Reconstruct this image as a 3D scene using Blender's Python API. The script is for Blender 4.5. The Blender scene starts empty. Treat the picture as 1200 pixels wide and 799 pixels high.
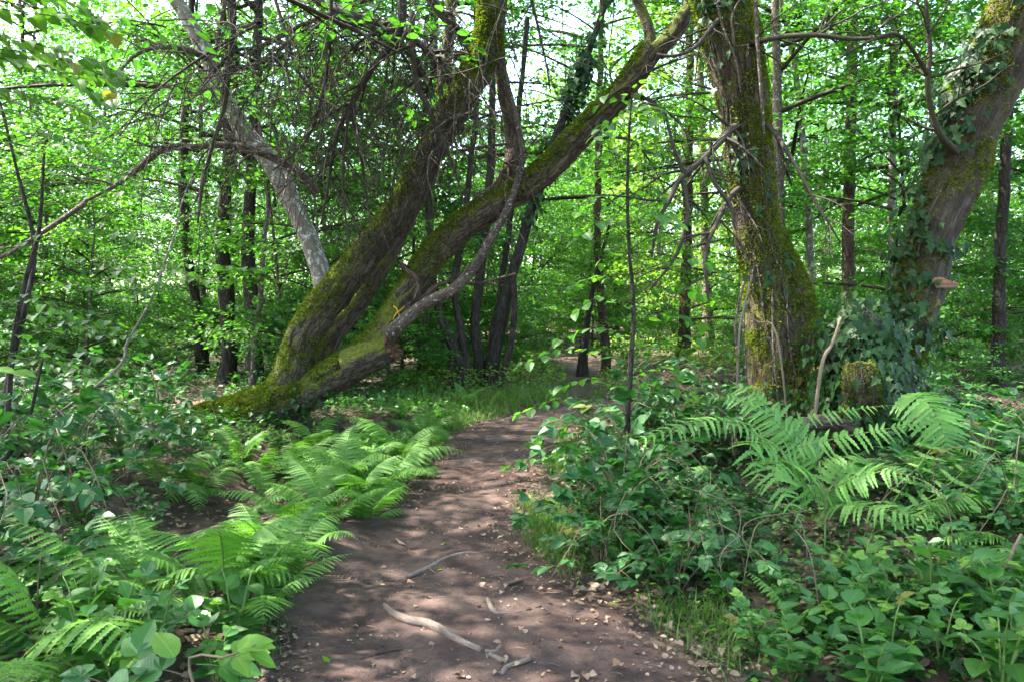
import bpy, math, random
import numpy as np
from mathutils import Vector

# ------------------------------------------------------------------ camera, sky, sun, exposure
S = bpy.context.scene
COL = S.collection
F_PX, PW, PH, HORIZON, EYE = 950.0, 1200.0, 799.0, 360.0, 1.6
PITCH = math.atan((PH / 2 - HORIZON) / F_PX)
cam_d = bpy.data.cameras.new('camera')
cam = bpy.data.objects.new('camera', cam_d)
COL.objects.link(cam)
cam.location = (0, 0, EYE)
cam.rotation_euler = (math.pi / 2 - PITCH, 0, 0)
cam_d.sensor_width = 36
cam_d.lens = 36 * F_PX / PW
cam_d.clip_start = 0.05
cam_d.clip_end = 600
cam_d.dof.use_dof = True
cam_d.dof.focus_distance = 8.0
cam_d.dof.aperture_fstop = 9.0
S.camera = cam

SUN_EL, SUN_AZ = math.radians(60), math.radians(-75)      # azimuth from +Y (view direction), negative = to the left
w = bpy.data.worlds.new('World')
S.world = w
w.use_nodes = True
nt = w.node_tree
bg = nt.nodes['Background']
sky = nt.nodes.new('ShaderNodeTexSky')
sky.sky_type = 'NISHITA'
sky.sun_disc = False
sky.sun_elevation = SUN_EL
sky.sun_rotation = SUN_AZ
sky.air_density = 1.0
sky.dust_density = 3.0
sky.ozone_density = 1.0
nt.links.new(sky.outputs[0], bg.inputs[0])
bg.inputs[1].default_value = 0.15
sl = bpy.data.lights.new('sun', 'SUN')
sl.energy = 3.7
sl.angle = math.radians(0.6)
sl.color = (1.0, 0.95, 0.86)
so = bpy.data.objects.new('sun', sl)
COL.objects.link(so)
sd = Vector((math.sin(SUN_AZ) * math.cos(SUN_EL), math.cos(SUN_AZ) * math.cos(SUN_EL), math.sin(SUN_EL)))
so.rotation_euler = sd.to_track_quat('Z', 'Y').to_euler()
so.location = (0, 0, 40)
S.view_settings.view_transform = 'Standard'
S.view_settings.look = 'None'
S.view_settings.exposure = 3.38
S.view_settings.gamma = 1
S.render.engine = 'CYCLES'
S.cycles.max_bounces = 7
S.cycles.diffuse_bounces = 4
S.cycles.glossy_bounces = 2
S.cycles.transmission_bounces = 5
S.cycles.use_denoising = True
S.cycles.use_adaptive_sampling = True
S.cycles.adaptive_threshold = 0.02

R = np.random.default_rng(7)
random.seed(7)
UP = np.array([0, 0, 1.0])

# ------------------------------------------------------------------ maths helpers
def P(px, py, d):
    """world point seen at photo pixel (px, py), d metres ahead of the lens"""
    cx, cy = (px - PW / 2) / F_PX, (PH / 2 - py) / F_PX
    sp, cp = math.sin(PITCH), math.cos(PITCH)
    v = np.array([cx, cp + cy * sp, -sp + cy * cp])
    return np.array([0, 0, EYE]) + v * (d / v[1])

def _hash(ix, iy, iz):
    h = (ix * 374761393 + iy * 668265263 + iz * 2147483647) & 0xFFFFFFFF
    h = ((h ^ (h >> 13)) * 1274126177) & 0xFFFFFFFF
    h = (h ^ (h >> 16)) & 0xFFFF
    return h / 32767.5 - 1.0

def vnoise(p):
    p = np.asarray(p, float)
    i = np.floor(p).astype(np.int64)
    f = p - i
    f = f * f * (3 - 2 * f)
    r = 0
    for dx in (0, 1):
        for dy in (0, 1):
            for dz in (0, 1):
                wgt = (f[:, 0] if dx else 1 - f[:, 0]) * (f[:, 1] if dy else 1 - f[:, 1]) * (f[:, 2] if dz else 1 - f[:, 2])
                r = r + wgt * _hash(i[:, 0] + dx, i[:, 1] + dy, i[:, 2] + dz)
    return r

def fbm(p, o=4):
    p = np.asarray(p, float)
    r, a = 0, 0.5
    for k in range(o):
        r = r + a * vnoise(p * 2 ** k + 17.3 * k)
        a *= 0.5
    return r

def nrm(v):
    v = np.asarray(v, float)
    return v / (np.linalg.norm(v, axis=-1, keepdims=True) + 1e-9)

def sstep(a, b, x):
    t = np.clip((x - a) / (b - a), 0, 1)
    return t * t * (3 - 2 * t)

# ------------------------------------------------------------------ terrain
PATH_PX = [(799, 300, 835), (740, 345, 720), (700, 362, 682), (640, 396, 622), (600, 446, 606), (560, 488, 618), (530, 515, 640), (508, 535, 668)]
pc, pw_ = [(-0.1, -12.0), (-0.12, -4.0), (-0.12, 1.0)], [1.0, 1.0, 0.98]
for y, l, r in PATH_PX:
    d = EYE * F_PX / (y - HORIZON)
    pc.append((((l + r) / 2 - 600) / F_PX * d, d)); pw_.append((r - l) / 2 / F_PX * d)
pc += [(0.55, 11.6), (1.35, 12.7), (2.6, 13.8), (4.4, 15.0), (9, 17), (18, 19), (30, 24)]
pw_ += [0.68, 0.66, 0.7, 0.7, 0.7, 0.8, 0.8]
FORK_C = [(1.2, 12.7), (1.25, 14.5), (1.55, 17), (1.95, 20), (2.0, 23.5), (0.9, 30), (-2, 40)]
FORK_W = [0.15, 0.18, 0.22, 0.5, 0.5, 0.5, 0.6]

def resample(pts, vals, step):
    pts = np.array(pts, float); vals = np.array(vals, float)
    P4 = np.vstack([2 * pts[0] - pts[1], pts, 2 * pts[-1] - pts[-2]])
    C, V = [], []
    for i in range(len(pts) - 1):
        p0, p1, p2, p3 = P4[i:i + 4]
        n = max(2, int(np.linalg.norm(p2 - p1) / step))
        t = (np.arange(n) / n)[:, None]
        C.append(0.5 * (2 * p1 + (p2 - p0) * t + (2 * p0 - 5 * p1 + 4 * p2 - p3) * t * t + (3 * p1 - p0 - 3 * p2 + p3) * t ** 3))
        V.append(vals[i] + (vals[i + 1] - vals[i]) * t[:, 0])
    C.append(pts[-1:]); V.append(vals[-1:])
    return np.vstack(C), np.concatenate(V)

PC, PWI = resample(pc, pw_, 0.25)
FC, FWI = resample(FORK_C, FORK_W, 0.3)

def path_dist(x, y):
    """signed distance outside the path edge (negative on the path)"""
    q = np.stack([np.ravel(x), np.ravel(y)], 1)
    best = np.full(len(q), 1e9)
    for Cc, Ww in ((PC, PWI), (FC, FWI)):
        for s in range(0, len(q), 4000):
            dd = np.linalg.norm(q[s:s + 4000, None, :] - Cc[None], axis=2) - Ww[None]
            best[s:s + 4000] = np.minimum(best[s:s + 4000], dd.min(1))
    return best.reshape(np.shape(x))

path_dist_exact = path_dist
DITCH = resample([(-2.0, 4.6), (-2.3, 5.6), (-2.5, 7.2), (-2.2, 9.0), (-1.6, 10.2)], [0.5, 0.62, 0.6, 0.5, 0.3], 0.2)

def H(x, y):
    x = np.asarray(x, float); y = np.asarray(y, float)
    q = np.stack([x.ravel(), y.ravel(), np.zeros(x.size)], 1)
    h = 0.16 * fbm(q * 0.35, 3) + 0.035 * fbm(q * 2.1 + 5, 3)
    pd = path_dist_exact(x, y).ravel()
    off = sstep(0.0, 0.5, pd)
    h = h * (0.25 + 0.75 * off) + 0.09 * off
    X, Y = x.ravel(), y.ravel()
    h += 0.55 * np.exp(-(((X - 3.3) / 1.7) ** 2 + ((Y - 8.2) / 1.5) ** 2))
    h += 0.20 * sstep(1.2, 4, X) * off + 0.10 * np.exp(-(((X + 1.25) / 0.4) ** 2 + ((Y - 5.0) / 1.6) ** 2)) * sstep(-0.25, 0.3, pd)
    dd = (np.linalg.norm(np.stack([X, Y], 1)[:, None, :] - DITCH[0][None], axis=2) / DITCH[1][None]).min(1) if X.size < 4000 else \
        np.concatenate([(np.linalg.norm(np.stack([X, Y], 1)[s:s + 4000, None, :] - DITCH[0][None], axis=2) / DITCH[1][None]).min(1) for s in range(0, X.size, 4000)])
    h -= 0.34 * np.exp(-dd ** 2)
    h += 0.02 * np.maximum(0, np.hypot(X, Y) - 28)
    return h.reshape(x.shape)

H_exact = H
GX0, GY0, GS = -16.0, 1.0, 0.1
_gx, _gy = np.meshgrid(GX0 + GS * np.arange(321), GY0 + GS * np.arange(301), indexing='ij')
HG = H_exact(_gx, _gy)
PG = path_dist(_gx, _gy)
def lookup(grid, exact):
    def fn(x, y):
        x = np.asarray(x, float); y = np.asarray(y, float)
        u, v = (x - GX0) / GS, (y - GY0) / GS
        ok = (u >= 0) & (u < 319.9) & (v >= 0) & (v < 299.9)
        uu, vv = np.where(ok, u, 0), np.where(ok, v, 0)
        i, j = uu.astype(int), vv.astype(int)
        a, b = uu - i, vv - j
        r = grid[i, j] * (1 - a) * (1 - b) + grid[i + 1, j] * a * (1 - b) + grid[i, j + 1] * (1 - a) * b + grid[i + 1, j + 1] * a * b
        if not ok.all():
            r = np.array(r, ndmin=1, dtype=float)
            m = ~np.atleast_1d(ok)
            r[m] = exact(np.atleast_1d(x)[m], np.atleast_1d(y)[m])
            r = r.reshape(x.shape)
        return r
    return fn
H = lookup(HG, H_exact)
path_dist = lookup(PG, path_dist_exact)

def hz(x, y):
    return float(H(np.array([x]), np.array([y]))[0])

def G(px, py):
    """point where the ray through a photo pixel meets the ground"""
    ds = np.concatenate([np.arange(2, 14, 0.04), np.arange(14, 30.5, 0.25)])
    a = P(px, py, 1.0) - np.array([0, 0, EYE])
    z = EYE + a[2] * ds
    h = H(a[0] * ds, ds)
    k = np.nonzero(z <= h)[0]
    d = ds[k[0]] if len(k) else 30.5
    return np.array([a[0] * d, d, hz(a[0] * d, d)])

# ------------------------------------------------------------------ mesh buffer
class Buf:
    def __init__(self):
        self.v, self.f, self.r, self.b, self.n, self.m, self.s = [], [], [], [], 0, [], []

    def add(self, v, f, rnd=0.5, bco=None, mat=0, smooth=True):
        v = np.asarray(v, float)
        n = len(v)
        if n == 0:
            return
        self.v.append(v)
        for a in (f if isinstance(f, list) else [f]):
            a = np.asarray(a, np.int64)
            if len(a):
                self.f.append(a + self.n)
                self.m.append(np.full(len(a), mat)); self.s.append(np.full(len(a), smooth))
        self.r.append(np.broadcast_to(np.asarray(rnd, float), (n,)))
        self.b.append(np.zeros((n, 3)) if bco is None else np.asarray(bco, float))
        self.n += n

    def mesh(self, name, mats):
        me = bpy.data.meshes.new(name)
        v = np.concatenate(self.v)
        lt = np.concatenate([np.full(len(a), a.shape[1]) for a in self.f])
        li = np.concatenate([a.ravel() for a in self.f])
        me.vertices.add(len(v)); me.vertices.foreach_set('co', v.astype(np.float32).ravel())
        me.loops.add(len(li)); me.loops.foreach_set('vertex_index', li.astype(np.int32))
        me.polygons.add(len(lt))
        me.polygons.foreach_set('loop_start', np.concatenate([[0], np.cumsum(lt)[:-1]]).astype(np.int32))
        me.polygons.foreach_set('material_index', np.concatenate(self.m).astype(np.int32))
        me.polygons.foreach_set('use_smooth', np.concatenate(self.s).astype(bool))
        a = me.attributes.new('rnd', 'FLOAT', 'POINT'); a.data.foreach_set('value', np.concatenate(self.r).astype(np.float32))
        a = me.attributes.new('bco', 'FLOAT_VECTOR', 'POINT'); a.data.foreach_set('vector', np.concatenate(self.b).astype(np.float32).ravel())
        for m in (mats if isinstance(mats, (list, tuple)) else [mats]):
            me.materials.append(m)
        me.update(calc_edges=True)
        return me

    def build(self, name, mats, parent=None, **kw):
        if not self.v:
            return None
        return link(name, self.mesh(name, mats), parent, **kw)

def link(name, data, parent=None, loc=None, rot=None, scale=None, **props):
    o = bpy.data.objects.new(name, data)
    COL.objects.link(o)
    if parent is not None:
        o.parent = parent
    if loc is not None:
        o.location = [float(c) for c in loc]
    if rot is not None:
        o.rotation_euler = [float(c) for c in rot]
    if scale is not None:
        o.scale = (float(scale),) * 3 if np.isscalar(scale) else [float(c) for c in scale]
    for k, val in props.items():
        if val is not None:
            o[k] = val
    return o

def thing(name, label, cat, loc=(0, 0, 0), rotz=0.0, group=None, scale=None):
    o = link(name, None, None, loc, (0, 0, rotz), scale, label=label, category=cat, group=group)
    o.empty_display_size = 0.1
    return o

KIDS = {}
def copy_tree(o, parent=None):
    c = o.copy()
    COL.objects.link(c)
    if parent is not None:
        c.parent = parent
    for ch in KIDS.get(o.name) or [k for k in o.children]:
        copy_tree(ch, c)
    return c

def mat_from(pos, d, n):
    """4x4 for a leaf object: +Y along d, +Z near n"""
    d = nrm(d); x = nrm(np.cross(d, n)); z = np.cross(x, d)
    from mathutils import Matrix
    return Matrix(((x[0], d[0], z[0], pos[0]), (x[1], d[1], z[1], pos[1]), (x[2], d[2], z[2], pos[2]), (0, 0, 0, 1)))

# ------------------------------------------------------------------ tubes
def frames(C):
    T = nrm(np.gradient(C, axis=0))
    u = np.cross(T[0], UP)
    if np.linalg.norm(u) < 1e-3:
        u = np.array([1.0, 0, 0])
    u = nrm(u)
    U = np.empty_like(C)
    for i in range(len(C)):
        u = u - T[i] * np.dot(u, T[i])
        u = u / (np.linalg.norm(u) + 1e-9)
        U[i] = u
    return T, U, np.cross(T, U)

class Tube:
    def __init__(self, pts, rad, step=0.05, sides=12, bark=0.0, lump=0.0, seed=0, knots=()):
        self.C, self.Rr = resample(pts, rad, step)
        C, Rr = self.C, self.Rr
        if lump:
            j = np.stack([fbm(np.stack([np.arange(len(C)) * step * 1.7, np.full(len(C), seed + k * 9.1), np.zeros(len(C))], 1), 3) for k in range(3)], 1)
            C = C + j * lump * Rr[:, None] * 1.6
        self.T, self.U, self.V = frames(C)
        self.C = C
        L = np.concatenate([[0], np.cumsum(np.linalg.norm(np.diff(C, axis=0), axis=1))])
        th = np.arange(sides) / sides * 2 * math.pi
        n = len(C)
        ct, st = np.cos(th), np.sin(th)
        dirs = self.U[:, None, :] * ct[None, :, None] + self.V[:, None, :] * st[None, :, None]
        r = np.repeat(Rr[:, None], sides, 1)
        b = np.stack([np.broadcast_to(ct, (n, sides)) * r, np.broadcast_to(st, (n, sides)) * r, np.repeat(L[:, None], sides, 1)], 2)
        q = b.reshape(-1, 3) + seed * 3.7
        if lump:
            r = r * (1 + lump * (fbm(q * np.array([2.2, 2.2, 1.6]), 3).reshape(n, sides)))
        if bark:
            tw = q * np.array([16, 16, 3.2])
            tw[:, 0] += 1.2 * vnoise(q * 3)
            ridg = np.abs(vnoise(tw)) + 0.5 * np.abs(vnoise(tw * 2.1 + 3))
            r = r + bark * (0.55 - ridg).reshape(n, sides)
        for (at, ang, amp, wid) in knots:
            da = np.angle(np.exp(1j * (th[None, :] - ang))) * Rr[:, None]
            r = r + amp * np.exp(-((L[:, None] - at * L[-1]) ** 2 + da ** 2) / wid ** 2)
        self.r, self.L, self.dirs, self.sides = r, L, dirs, sides
        self.verts = (C[:, None, :] + dirs * r[:, :, None]).reshape(-1, 3)
        i, j = np.meshgrid(np.arange(n - 1), np.arange(sides), indexing='ij')
        a0 = (i * sides + j).ravel(); a1 = (i * sides + (j + 1) % sides).ravel()
        self.quads = np.stack([a0, a1, a1 + sides, a0 + sides], 1)
        self.b = b.reshape(-1, 3)

    def into(self, buf, rnd=0.5, mat=0, cap=True):
        k = buf.n
        n, s = len(self.C), self.sides
        v, b = self.verts, self.b
        fl = [self.quads]
        if cap:
            v = np.vstack([v, self.C[-1] + self.T[-1] * self.Rr[-1] * 0.4, self.C[0] - self.T[0] * self.Rr[0] * 0.2])
            b = np.vstack([b, b[-1], b[0]])
            j = np.arange(s)
            fl.append(np.vstack([np.stack([(n - 1) * s + j, (n - 1) * s + (j + 1) % s, np.full(s, n * s)], 1),
                                 np.stack([(j + 1) % s, j, np.full(s, n * s + 1)], 1)]))
        buf.add(v, fl, rnd, b, mat)
        return self

    def sample(self, t, ang):
        """surface points, normals, along-directions at fractions t and angles ang (arrays)"""
        i = np.clip((t * (len(self.C) - 1)).astype(int), 0, len(self.C) - 1)
        j = np.round(ang / (2 * math.pi) * self.sides).astype(int) % self.sides
        nn = self.dirs[i, j]
        return self.C[i] + nn * self.r[i, j][:, None], nn, self.T[i]

    def angle_to(self, i, vec):
        return math.atan2(float(np.dot(self.V[i], vec)), float(np.dot(self.U[i], vec)))

def pxs(lst):
    """[(px, py, d, width_px)] -> points, radii"""
    return [P(a, b, d) for a, b, d, _ in lst], [wd / 2 / F_PX * d for _, _, d, wd in lst]

# ------------------------------------------------------------------ leaves
def fold_leaf(outline, fold=0.12, curl=0.10):
    """outline: right-half points [(x, y)] from base to tip (exclusive); returns verts, faces with a midrib fold"""
    n = len(outline)
    mid = [(0, 0.0)] + [(0, y) for _, y in outline] + [(0, 1.0)]
    v = [(x, y, -curl * y * y) for x, y in mid]
    for sgn in (1, -1):
        for x, y in outline:
            v.append((sgn * x, y, fold * x * 2 - curl * y * y))
    tri, quad = [], []
    for s, off in ((0, n + 2), (1, 2 * n + 2)):
        fl = lambda a: tuple(a) if s == 0 else tuple(a[::-1])
        tri.append(fl([0, off, 1]))
        for k in range(n - 1):
            quad.append(fl([k + 1, off + k, off + k + 1, k + 2]))
        tri.append(fl([n, off + n - 1, n + 1]))
    v = np.array(v)
    return v, [np.array(tri), np.array(quad)] if quad else [np.array(tri)]

LEAF_FAR = (np.array([(0, 0, 0), (.30, .28, .05), (.31, .62, .03), (0, 1, -.10), (-.31, .62, .03), (-.30, .28, .05)], float), [np.array([(0, 1, 2, 3), (0, 3, 4, 5)])])
LEAF_TINY = (np.array([(0, 0, 0), (.33, .45, .06), (0, 1, -.08), (-.33, .45, .06)], float), [np.array([(0, 1, 2), (0, 2, 3)])])
LEAF_OVAL = fold_leaf([(.16, .06), (.30, .22), (.36, .42), (.30, .65), (.14, .87)])
def serrate(prof, n, amp):
    ys = np.linspace(0.03, 0.95, n)
    out = []
    for k, y in enumerate(ys):
        x = np.interp(y, [p[0] for p in prof], [p[1] for p in prof])
        out.append((x * (1 + (amp if k % 2 else -amp)), y))
    return out
LEAF_SERR = fold_leaf(serrate([(0, .05), (.12, .27), (.35, .40), (.6, .33), (.85, .14), (1, 0)], 13, .07), 0.16, 0.14)
LEAF_LIME = fold_leaf(serrate([(0, .16), (.08, .36), (.3, .48), (.55, .42), (.8, .17), (1, 0)], 11, .05), 0.14, 0.16)

def ivy_leaf():
    o = [(0, 0), (.30, -.10), (.26, .10), (.52, .30), (.24, .40), (.22, .62), (0, 1), (-.22, .62), (-.24, .40), (-.52, .30), (-.26, .10), (-.30, -.10)]
    v = np.array([(x, y, 0.12 * abs(x) - 0.12 * y * y) for x, y in o] + [(0, .34, -0.03)])
    return v, [np.array([(12, i, (i + 1) % 12) for i in range(12)])]
LEAF_IVY = ivy_leaf()

def put_leaves(buf, tpl, pos, d, n, size, rnd, mat=0, smooth=False):
    pos = np.asarray(pos, float)
    m = len(pos)
    if m == 0:
        return
    tv, tf = tpl
    d = nrm(np.broadcast_to(d, pos.shape)); X = nrm(np.cross(d, n)); N = np.cross(X, d)
    size = np.broadcast_to(np.asarray(size, float), (m,))
    v = pos[:, None, :] + size[:, None, None] * (tv[None, :, 0:1] * X[:, None] + tv[None, :, 1:2] * d[:, None] + tv[None, :, 2:3] * N[:, None])
    k = len(tv)
    fs = [(np.arange(m)[:, None, None] * k + f[None]).reshape(-1, f.shape[1]) for f in tf]
    b = np.broadcast_to(np.stack([tv[:, 0], tv[:, 1], np.zeros(k)], 1)[None], (m, k, 3)).reshape(-1, 3)
    buf.add(v.reshape(-1, 3), fs, np.repeat(np.broadcast_to(rnd, (m,)), k), b, mat, smooth)

def jit(n, s, rng=None):
    return (rng or R).normal(0, s, (n, 3))

# ------------------------------------------------------------------ materials
def mat_new(name):
    m = bpy.data.materials.new(name)
    m.use_nodes = True
    nt = m.node_tree
    nt.nodes.clear()
    return m, nt, nt.nodes.new('ShaderNodeOutputMaterial')

def N(nt, typ, **kw):
    n = nt.nodes.new(typ)
    for k, val in kw.items():
        if k.startswith('i_'):
            key = k[2:]
            n.inputs[int(key) if key.isdigit() else key.replace('_', ' ')].default_value = val
        else:
            setattr(n, k, val)
    return n

def ramp(nt, fac, stops):
    r = nt.nodes.new('ShaderNodeValToRGB')
    while len(r.color_ramp.elements) < len(stops):
        r.color_ramp.elements.new(0.5)
    for e, (p, c) in zip(r.color_ramp.elements, stops):
        e.position = p
        e.color = (c[0], c[1], c[2], 1) if not np.isscalar(c) else (c, c, c, 1)
    nt.links.new(fac, r.inputs[0])
    return r.outputs[0]

def mixc(nt, fac, a, b, blend='MIX'):
    n = nt.nodes.new('ShaderNodeMix')
    n.data_type = 'RGBA'; n.blend_type = blend
    if isinstance(fac, float):
        n.inputs[0].default_value = fac
    else:
        nt.links.new(fac, n.inputs[0])
    for s, k in ((a, 6), (b, 7)):
        if isinstance(s, tuple):
            n.inputs[k].default_value = (*s[:3], 1)
        else:
            nt.links.new(s, n.inputs[k])
    return n.outputs[2]

def math_(nt, op, a, b=None, clamp=False):
    n = nt.nodes.new('ShaderNodeMath')
    n.operation = op; n.use_clamp = clamp
    for s, k in ((a, 0), (b, 1)):
        if s is None:
            continue
        if isinstance(s, (int, float)):
            n.inputs[k].default_value = s
        else:
            nt.links.new(s, n.inputs[k])
    return n.outputs[0]

def attr(nt, name, out):
    a = nt.nodes.new('ShaderNodeAttribute')
    a.attribute_name = name
    return a.outputs[out]

def noise(nt, vec, scale, detail=4, rough=0.55, dist=0.0):
    n = N(nt, 'ShaderNodeTexNoise', i_Scale=scale, i_Detail=detail, i_Roughness=rough, i_Distortion=dist)
    if vec is not None:
        nt.links.new(vec, n.inputs['Vector'])
    return n.outputs['Fac']

def leaf_mat(name, cols, trans=0.4, rough=0.42, tcol=(1.45, 1.7, 0.7), vein=0.0, spec=0.36):
    """cols: dark, mid, light albedo of the blade"""
    m, nt, out = mat_new(name)
    L = nt.links.new
    f = attr(nt, 'rnd', 'Fac')
    oi = nt.nodes.new('ShaderNodeObjectInfo')
    f2 = math_(nt, 'ADD', math_(nt, 'MULTIPLY', f, 0.75), math_(nt, 'MULTIPLY', oi.outputs['Random'], 0.25))
    c = ramp(nt, f2, [(0.08, cols[0]), (0.5, cols[1]), (0.92, cols[2])])
    geo = nt.nodes.new('ShaderNodeNewGeometry')
    blot = noise(nt, geo.outputs['Position'], 38.0, 3)
    c = mixc(nt, math_(nt, 'MULTIPLY', blot, 0.5), c, tuple(x * 0.55 for x in cols[1]))
    if vein:
        old = ramp(nt, oi.outputs['Random'], [(0.972, 0.0), (0.985, 1.0)])
        c = mixc(nt, math_(nt, 'MULTIPLY', old, 0.75), c, (.17, .13, .03))
        spot = ramp(nt, noise(nt, geo.outputs['Position'], 75.0, 2), [(0.68, 0.0), (0.72, 1.0)])
        c = mixc(nt, math_(nt, 'MULTIPLY', spot, 0.55), c, (.07, .05, .02))
    p = N(nt, 'ShaderNodeBsdfPrincipled', i_Roughness=rough + .06)
    p.inputs['Specular IOR Level'].default_value = spec
    if vein:
        b = attr(nt, 'bco', 'Vector')
        sx = nt.nodes.new('ShaderNodeSeparateXYZ'); L(b, sx.inputs[0])
        ax = math_(nt, 'ABSOLUTE', sx.outputs[0])
        mid = math_(nt, 'LESS_THAN', ax, 0.022)
        ph = math_(nt, 'SUBTRACT', math_(nt, 'MULTIPLY', sx.outputs[1], 9.0), math_(nt, 'MULTIPLY', ax, 6.0))
        wv = math_(nt, 'POWER', math_(nt, 'ABSOLUTE', math_(nt, 'SINE', math_(nt, 'MULTIPLY', ph, 3.1416))), 0.45)
        vn = math_(nt, 'MAXIMUM', mid, math_(nt, 'LESS_THAN', wv, 0.32))
        c = mixc(nt, math_(nt, 'MULTIPLY', vn, 0.14), c, tuple(min(1, x * 2.0 + .01) for x in cols[2]))
        bp = N(nt, 'ShaderNodeBump', i_Strength=vein * .7, i_Distance=0.003)
        L(wv, bp.inputs['Height']); L(bp.outputs[0], p.inputs['Normal'])
    L(c, p.inputs['Base Color'])
    tr = nt.nodes.new('ShaderNodeBsdfTranslucent')
    tc = mixc(nt, 1.0, c, tcol, 'MULTIPLY')
    L(tc, tr.inputs[0])
    mx = N(nt, 'ShaderNodeMixShader', i_0=trans)
    L(p.outputs[0], mx.inputs[1]); L(tr.outputs[0], mx.inputs[2]); L(mx.outputs[0], out.inputs[0])
    return m

def bark_mat(name, cols, moss=0.0, mosscol=((.035, .04, .006), (.13, .135, .018)), lichen=0.0, scale=1.0, bump=0.6, mossbias=0.0, uplo=-0.35, uphi=0.75, fiss=0.75):
    m, nt, out = mat_new(name)
    L = nt.links.new
    b = attr(nt, 'bco', 'Vector')
    mp = N(nt, 'ShaderNodeMapping'); mp.inputs['Scale'].default_value = (16 * scale, 16 * scale, 3.0 * scale)
    L(b, mp.inputs[0])
    n1 = noise(nt, mp.outputs[0], 1.0, 6, 0.65, 0.6)
    n2 = noise(nt, b, 5 * scale, 5, 0.6)
    c = ramp(nt, n1, [(0.30, cols[0]), (0.52, cols[1]), (0.72, cols[2])])
    c = mixc(nt, math_(nt, 'MULTIPLY', n2, 0.6), c, cols[1])
    rough = 0.85
    mv = N(nt, 'ShaderNodeMapping'); mv.inputs['Scale'].default_value = (24 * scale, 24 * scale, 3.6 * scale)
    dv = nt.nodes.new('ShaderNodeVectorMath'); dv.operation = 'MULTIPLY_ADD'
    nv = N(nt, 'ShaderNodeTexNoise', i_Scale=9.0 * scale, i_Detail=3); L(b, nv.inputs['Vector'])
    L(nv.outputs['Color'], dv.inputs[0]); dv.inputs[1].default_value = (.10, .10, .10); L(b, dv.inputs[2])
    L(dv.outputs[0], mv.inputs[0])
    vo = nt.nodes.new('ShaderNodeTexVoronoi'); vo.feature = 'DISTANCE_TO_EDGE'; vo.inputs['Scale'].default_value = 1.0
    L(mv.outputs[0], vo.inputs['Vector'])
    plate = ramp(nt, vo.outputs['Distance'], [(0.0, 0.0), (0.16, 1.0)])
    c = mixc(nt, math_(nt, 'MULTIPLY', math_(nt, 'SUBTRACT', 1.0, plate), fiss), c, tuple(x * .35 for x in cols[0]))
    h = math_(nt, 'ADD', math_(nt, 'MULTIPLY', n1, .7), math_(nt, 'MULTIPLY', plate, fiss * .8))
    if lichen:
        v = noise(nt, b, 13 * scale, 4, 0.7)
        lm = ramp(nt, v, [(0.60 - lichen * .12, 0.0), (0.66 - lichen * .10, 1.0)])
        c = mixc(nt, math_(nt, 'MULTIPLY', lm, 0.8), c, (.42, .43, .38))
    if moss:
        geo = nt.nodes.new('ShaderNodeNewGeometry')
        sx = nt.nodes.new('ShaderNodeSeparateXYZ'); L(geo.outputs['Normal'], sx.inputs[0])
        mr = N(nt, 'ShaderNodeMapRange'); mr.inputs[1].default_value = uplo; mr.inputs[2].default_value = uphi
        L(sx.outputs[2], mr.inputs[0])
        mn = noise(nt, b, 4.5, 5, 0.7)
        mm = math_(nt, 'ADD', math_(nt, 'MULTIPLY', mr.outputs[0], moss), math_(nt, 'MULTIPLY', math_(nt, 'SUBTRACT', mn, 0.5), 2.4))
        mm = math_(nt, 'ADD', mm, mossbias)
        mm = ramp(nt, mm, [(0.30, 0.0), (0.58, 1.0)])
        mc = ramp(nt, noise(nt, b, 22, 5, 0.7), [(0.3, mosscol[0]), (0.7, mosscol[1])])
        c = mixc(nt, mm, c, mc)
        h = math_(nt, 'ADD', h, math_(nt, 'MULTIPLY', math_(nt, 'MULTIPLY', mm, noise(nt, b, 60, 3, 0.7)), 1.2))
    p = N(nt, 'ShaderNodeBsdfPrincipled', i_Roughness=rough)
    p.inputs['Specular IOR Level'].default_value = 0.2
    L(c, p.inputs['Base Color'])
    bp = N(nt, 'ShaderNodeBump', i_Strength=bump, i_Distance=0.03)
    L(h, bp.inputs['Height']); L(bp.outputs[0], p.inputs['Normal'])
    L(p.outputs[0], out.inputs[0])
    return m

def plain_mat(name, cols, rough=0.8, scale=20.0, trans=0.0, bump=0.3):
    m, nt, out = mat_new(name)
    L = nt.links.new
    f = attr(nt, 'rnd', 'Fac')
    geo = nt.nodes.new('ShaderNodeNewGeometry')
    n = noise(nt, geo.outputs['Position'], scale, 4)
    c = ramp(nt, math_(nt, 'ADD', math_(nt, 'MULTIPLY', f, 0.7), math_(nt, 'MULTIPLY', n, 0.35)), [(0.15, cols[0]), (0.5, cols[1]), (0.85, cols[2])])
    p = N(nt, 'ShaderNodeBsdfPrincipled', i_Roughness=rough)
    p.inputs['Specular IOR Level'].default_value = 0.25
    L(c, p.inputs['Base Color'])
    bp = N(nt, 'ShaderNodeBump', i_Strength=bump, i_Distance=0.01)
    L(n, bp.inputs['Height']); L(bp.outputs[0], p.inputs['Normal'])
    sh = p.outputs[0]
    if trans:
        tr = nt.nodes.new('ShaderNodeBsdfTranslucent'); L(c, tr.inputs[0])
        mx = N(nt, 'ShaderNodeMixShader', i_0=trans)
        L(sh, mx.inputs[1]); L(tr.outputs[0], mx.inputs[2]); sh = mx.outputs[0]
    L(sh, out.inputs[0])
    return m

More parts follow.
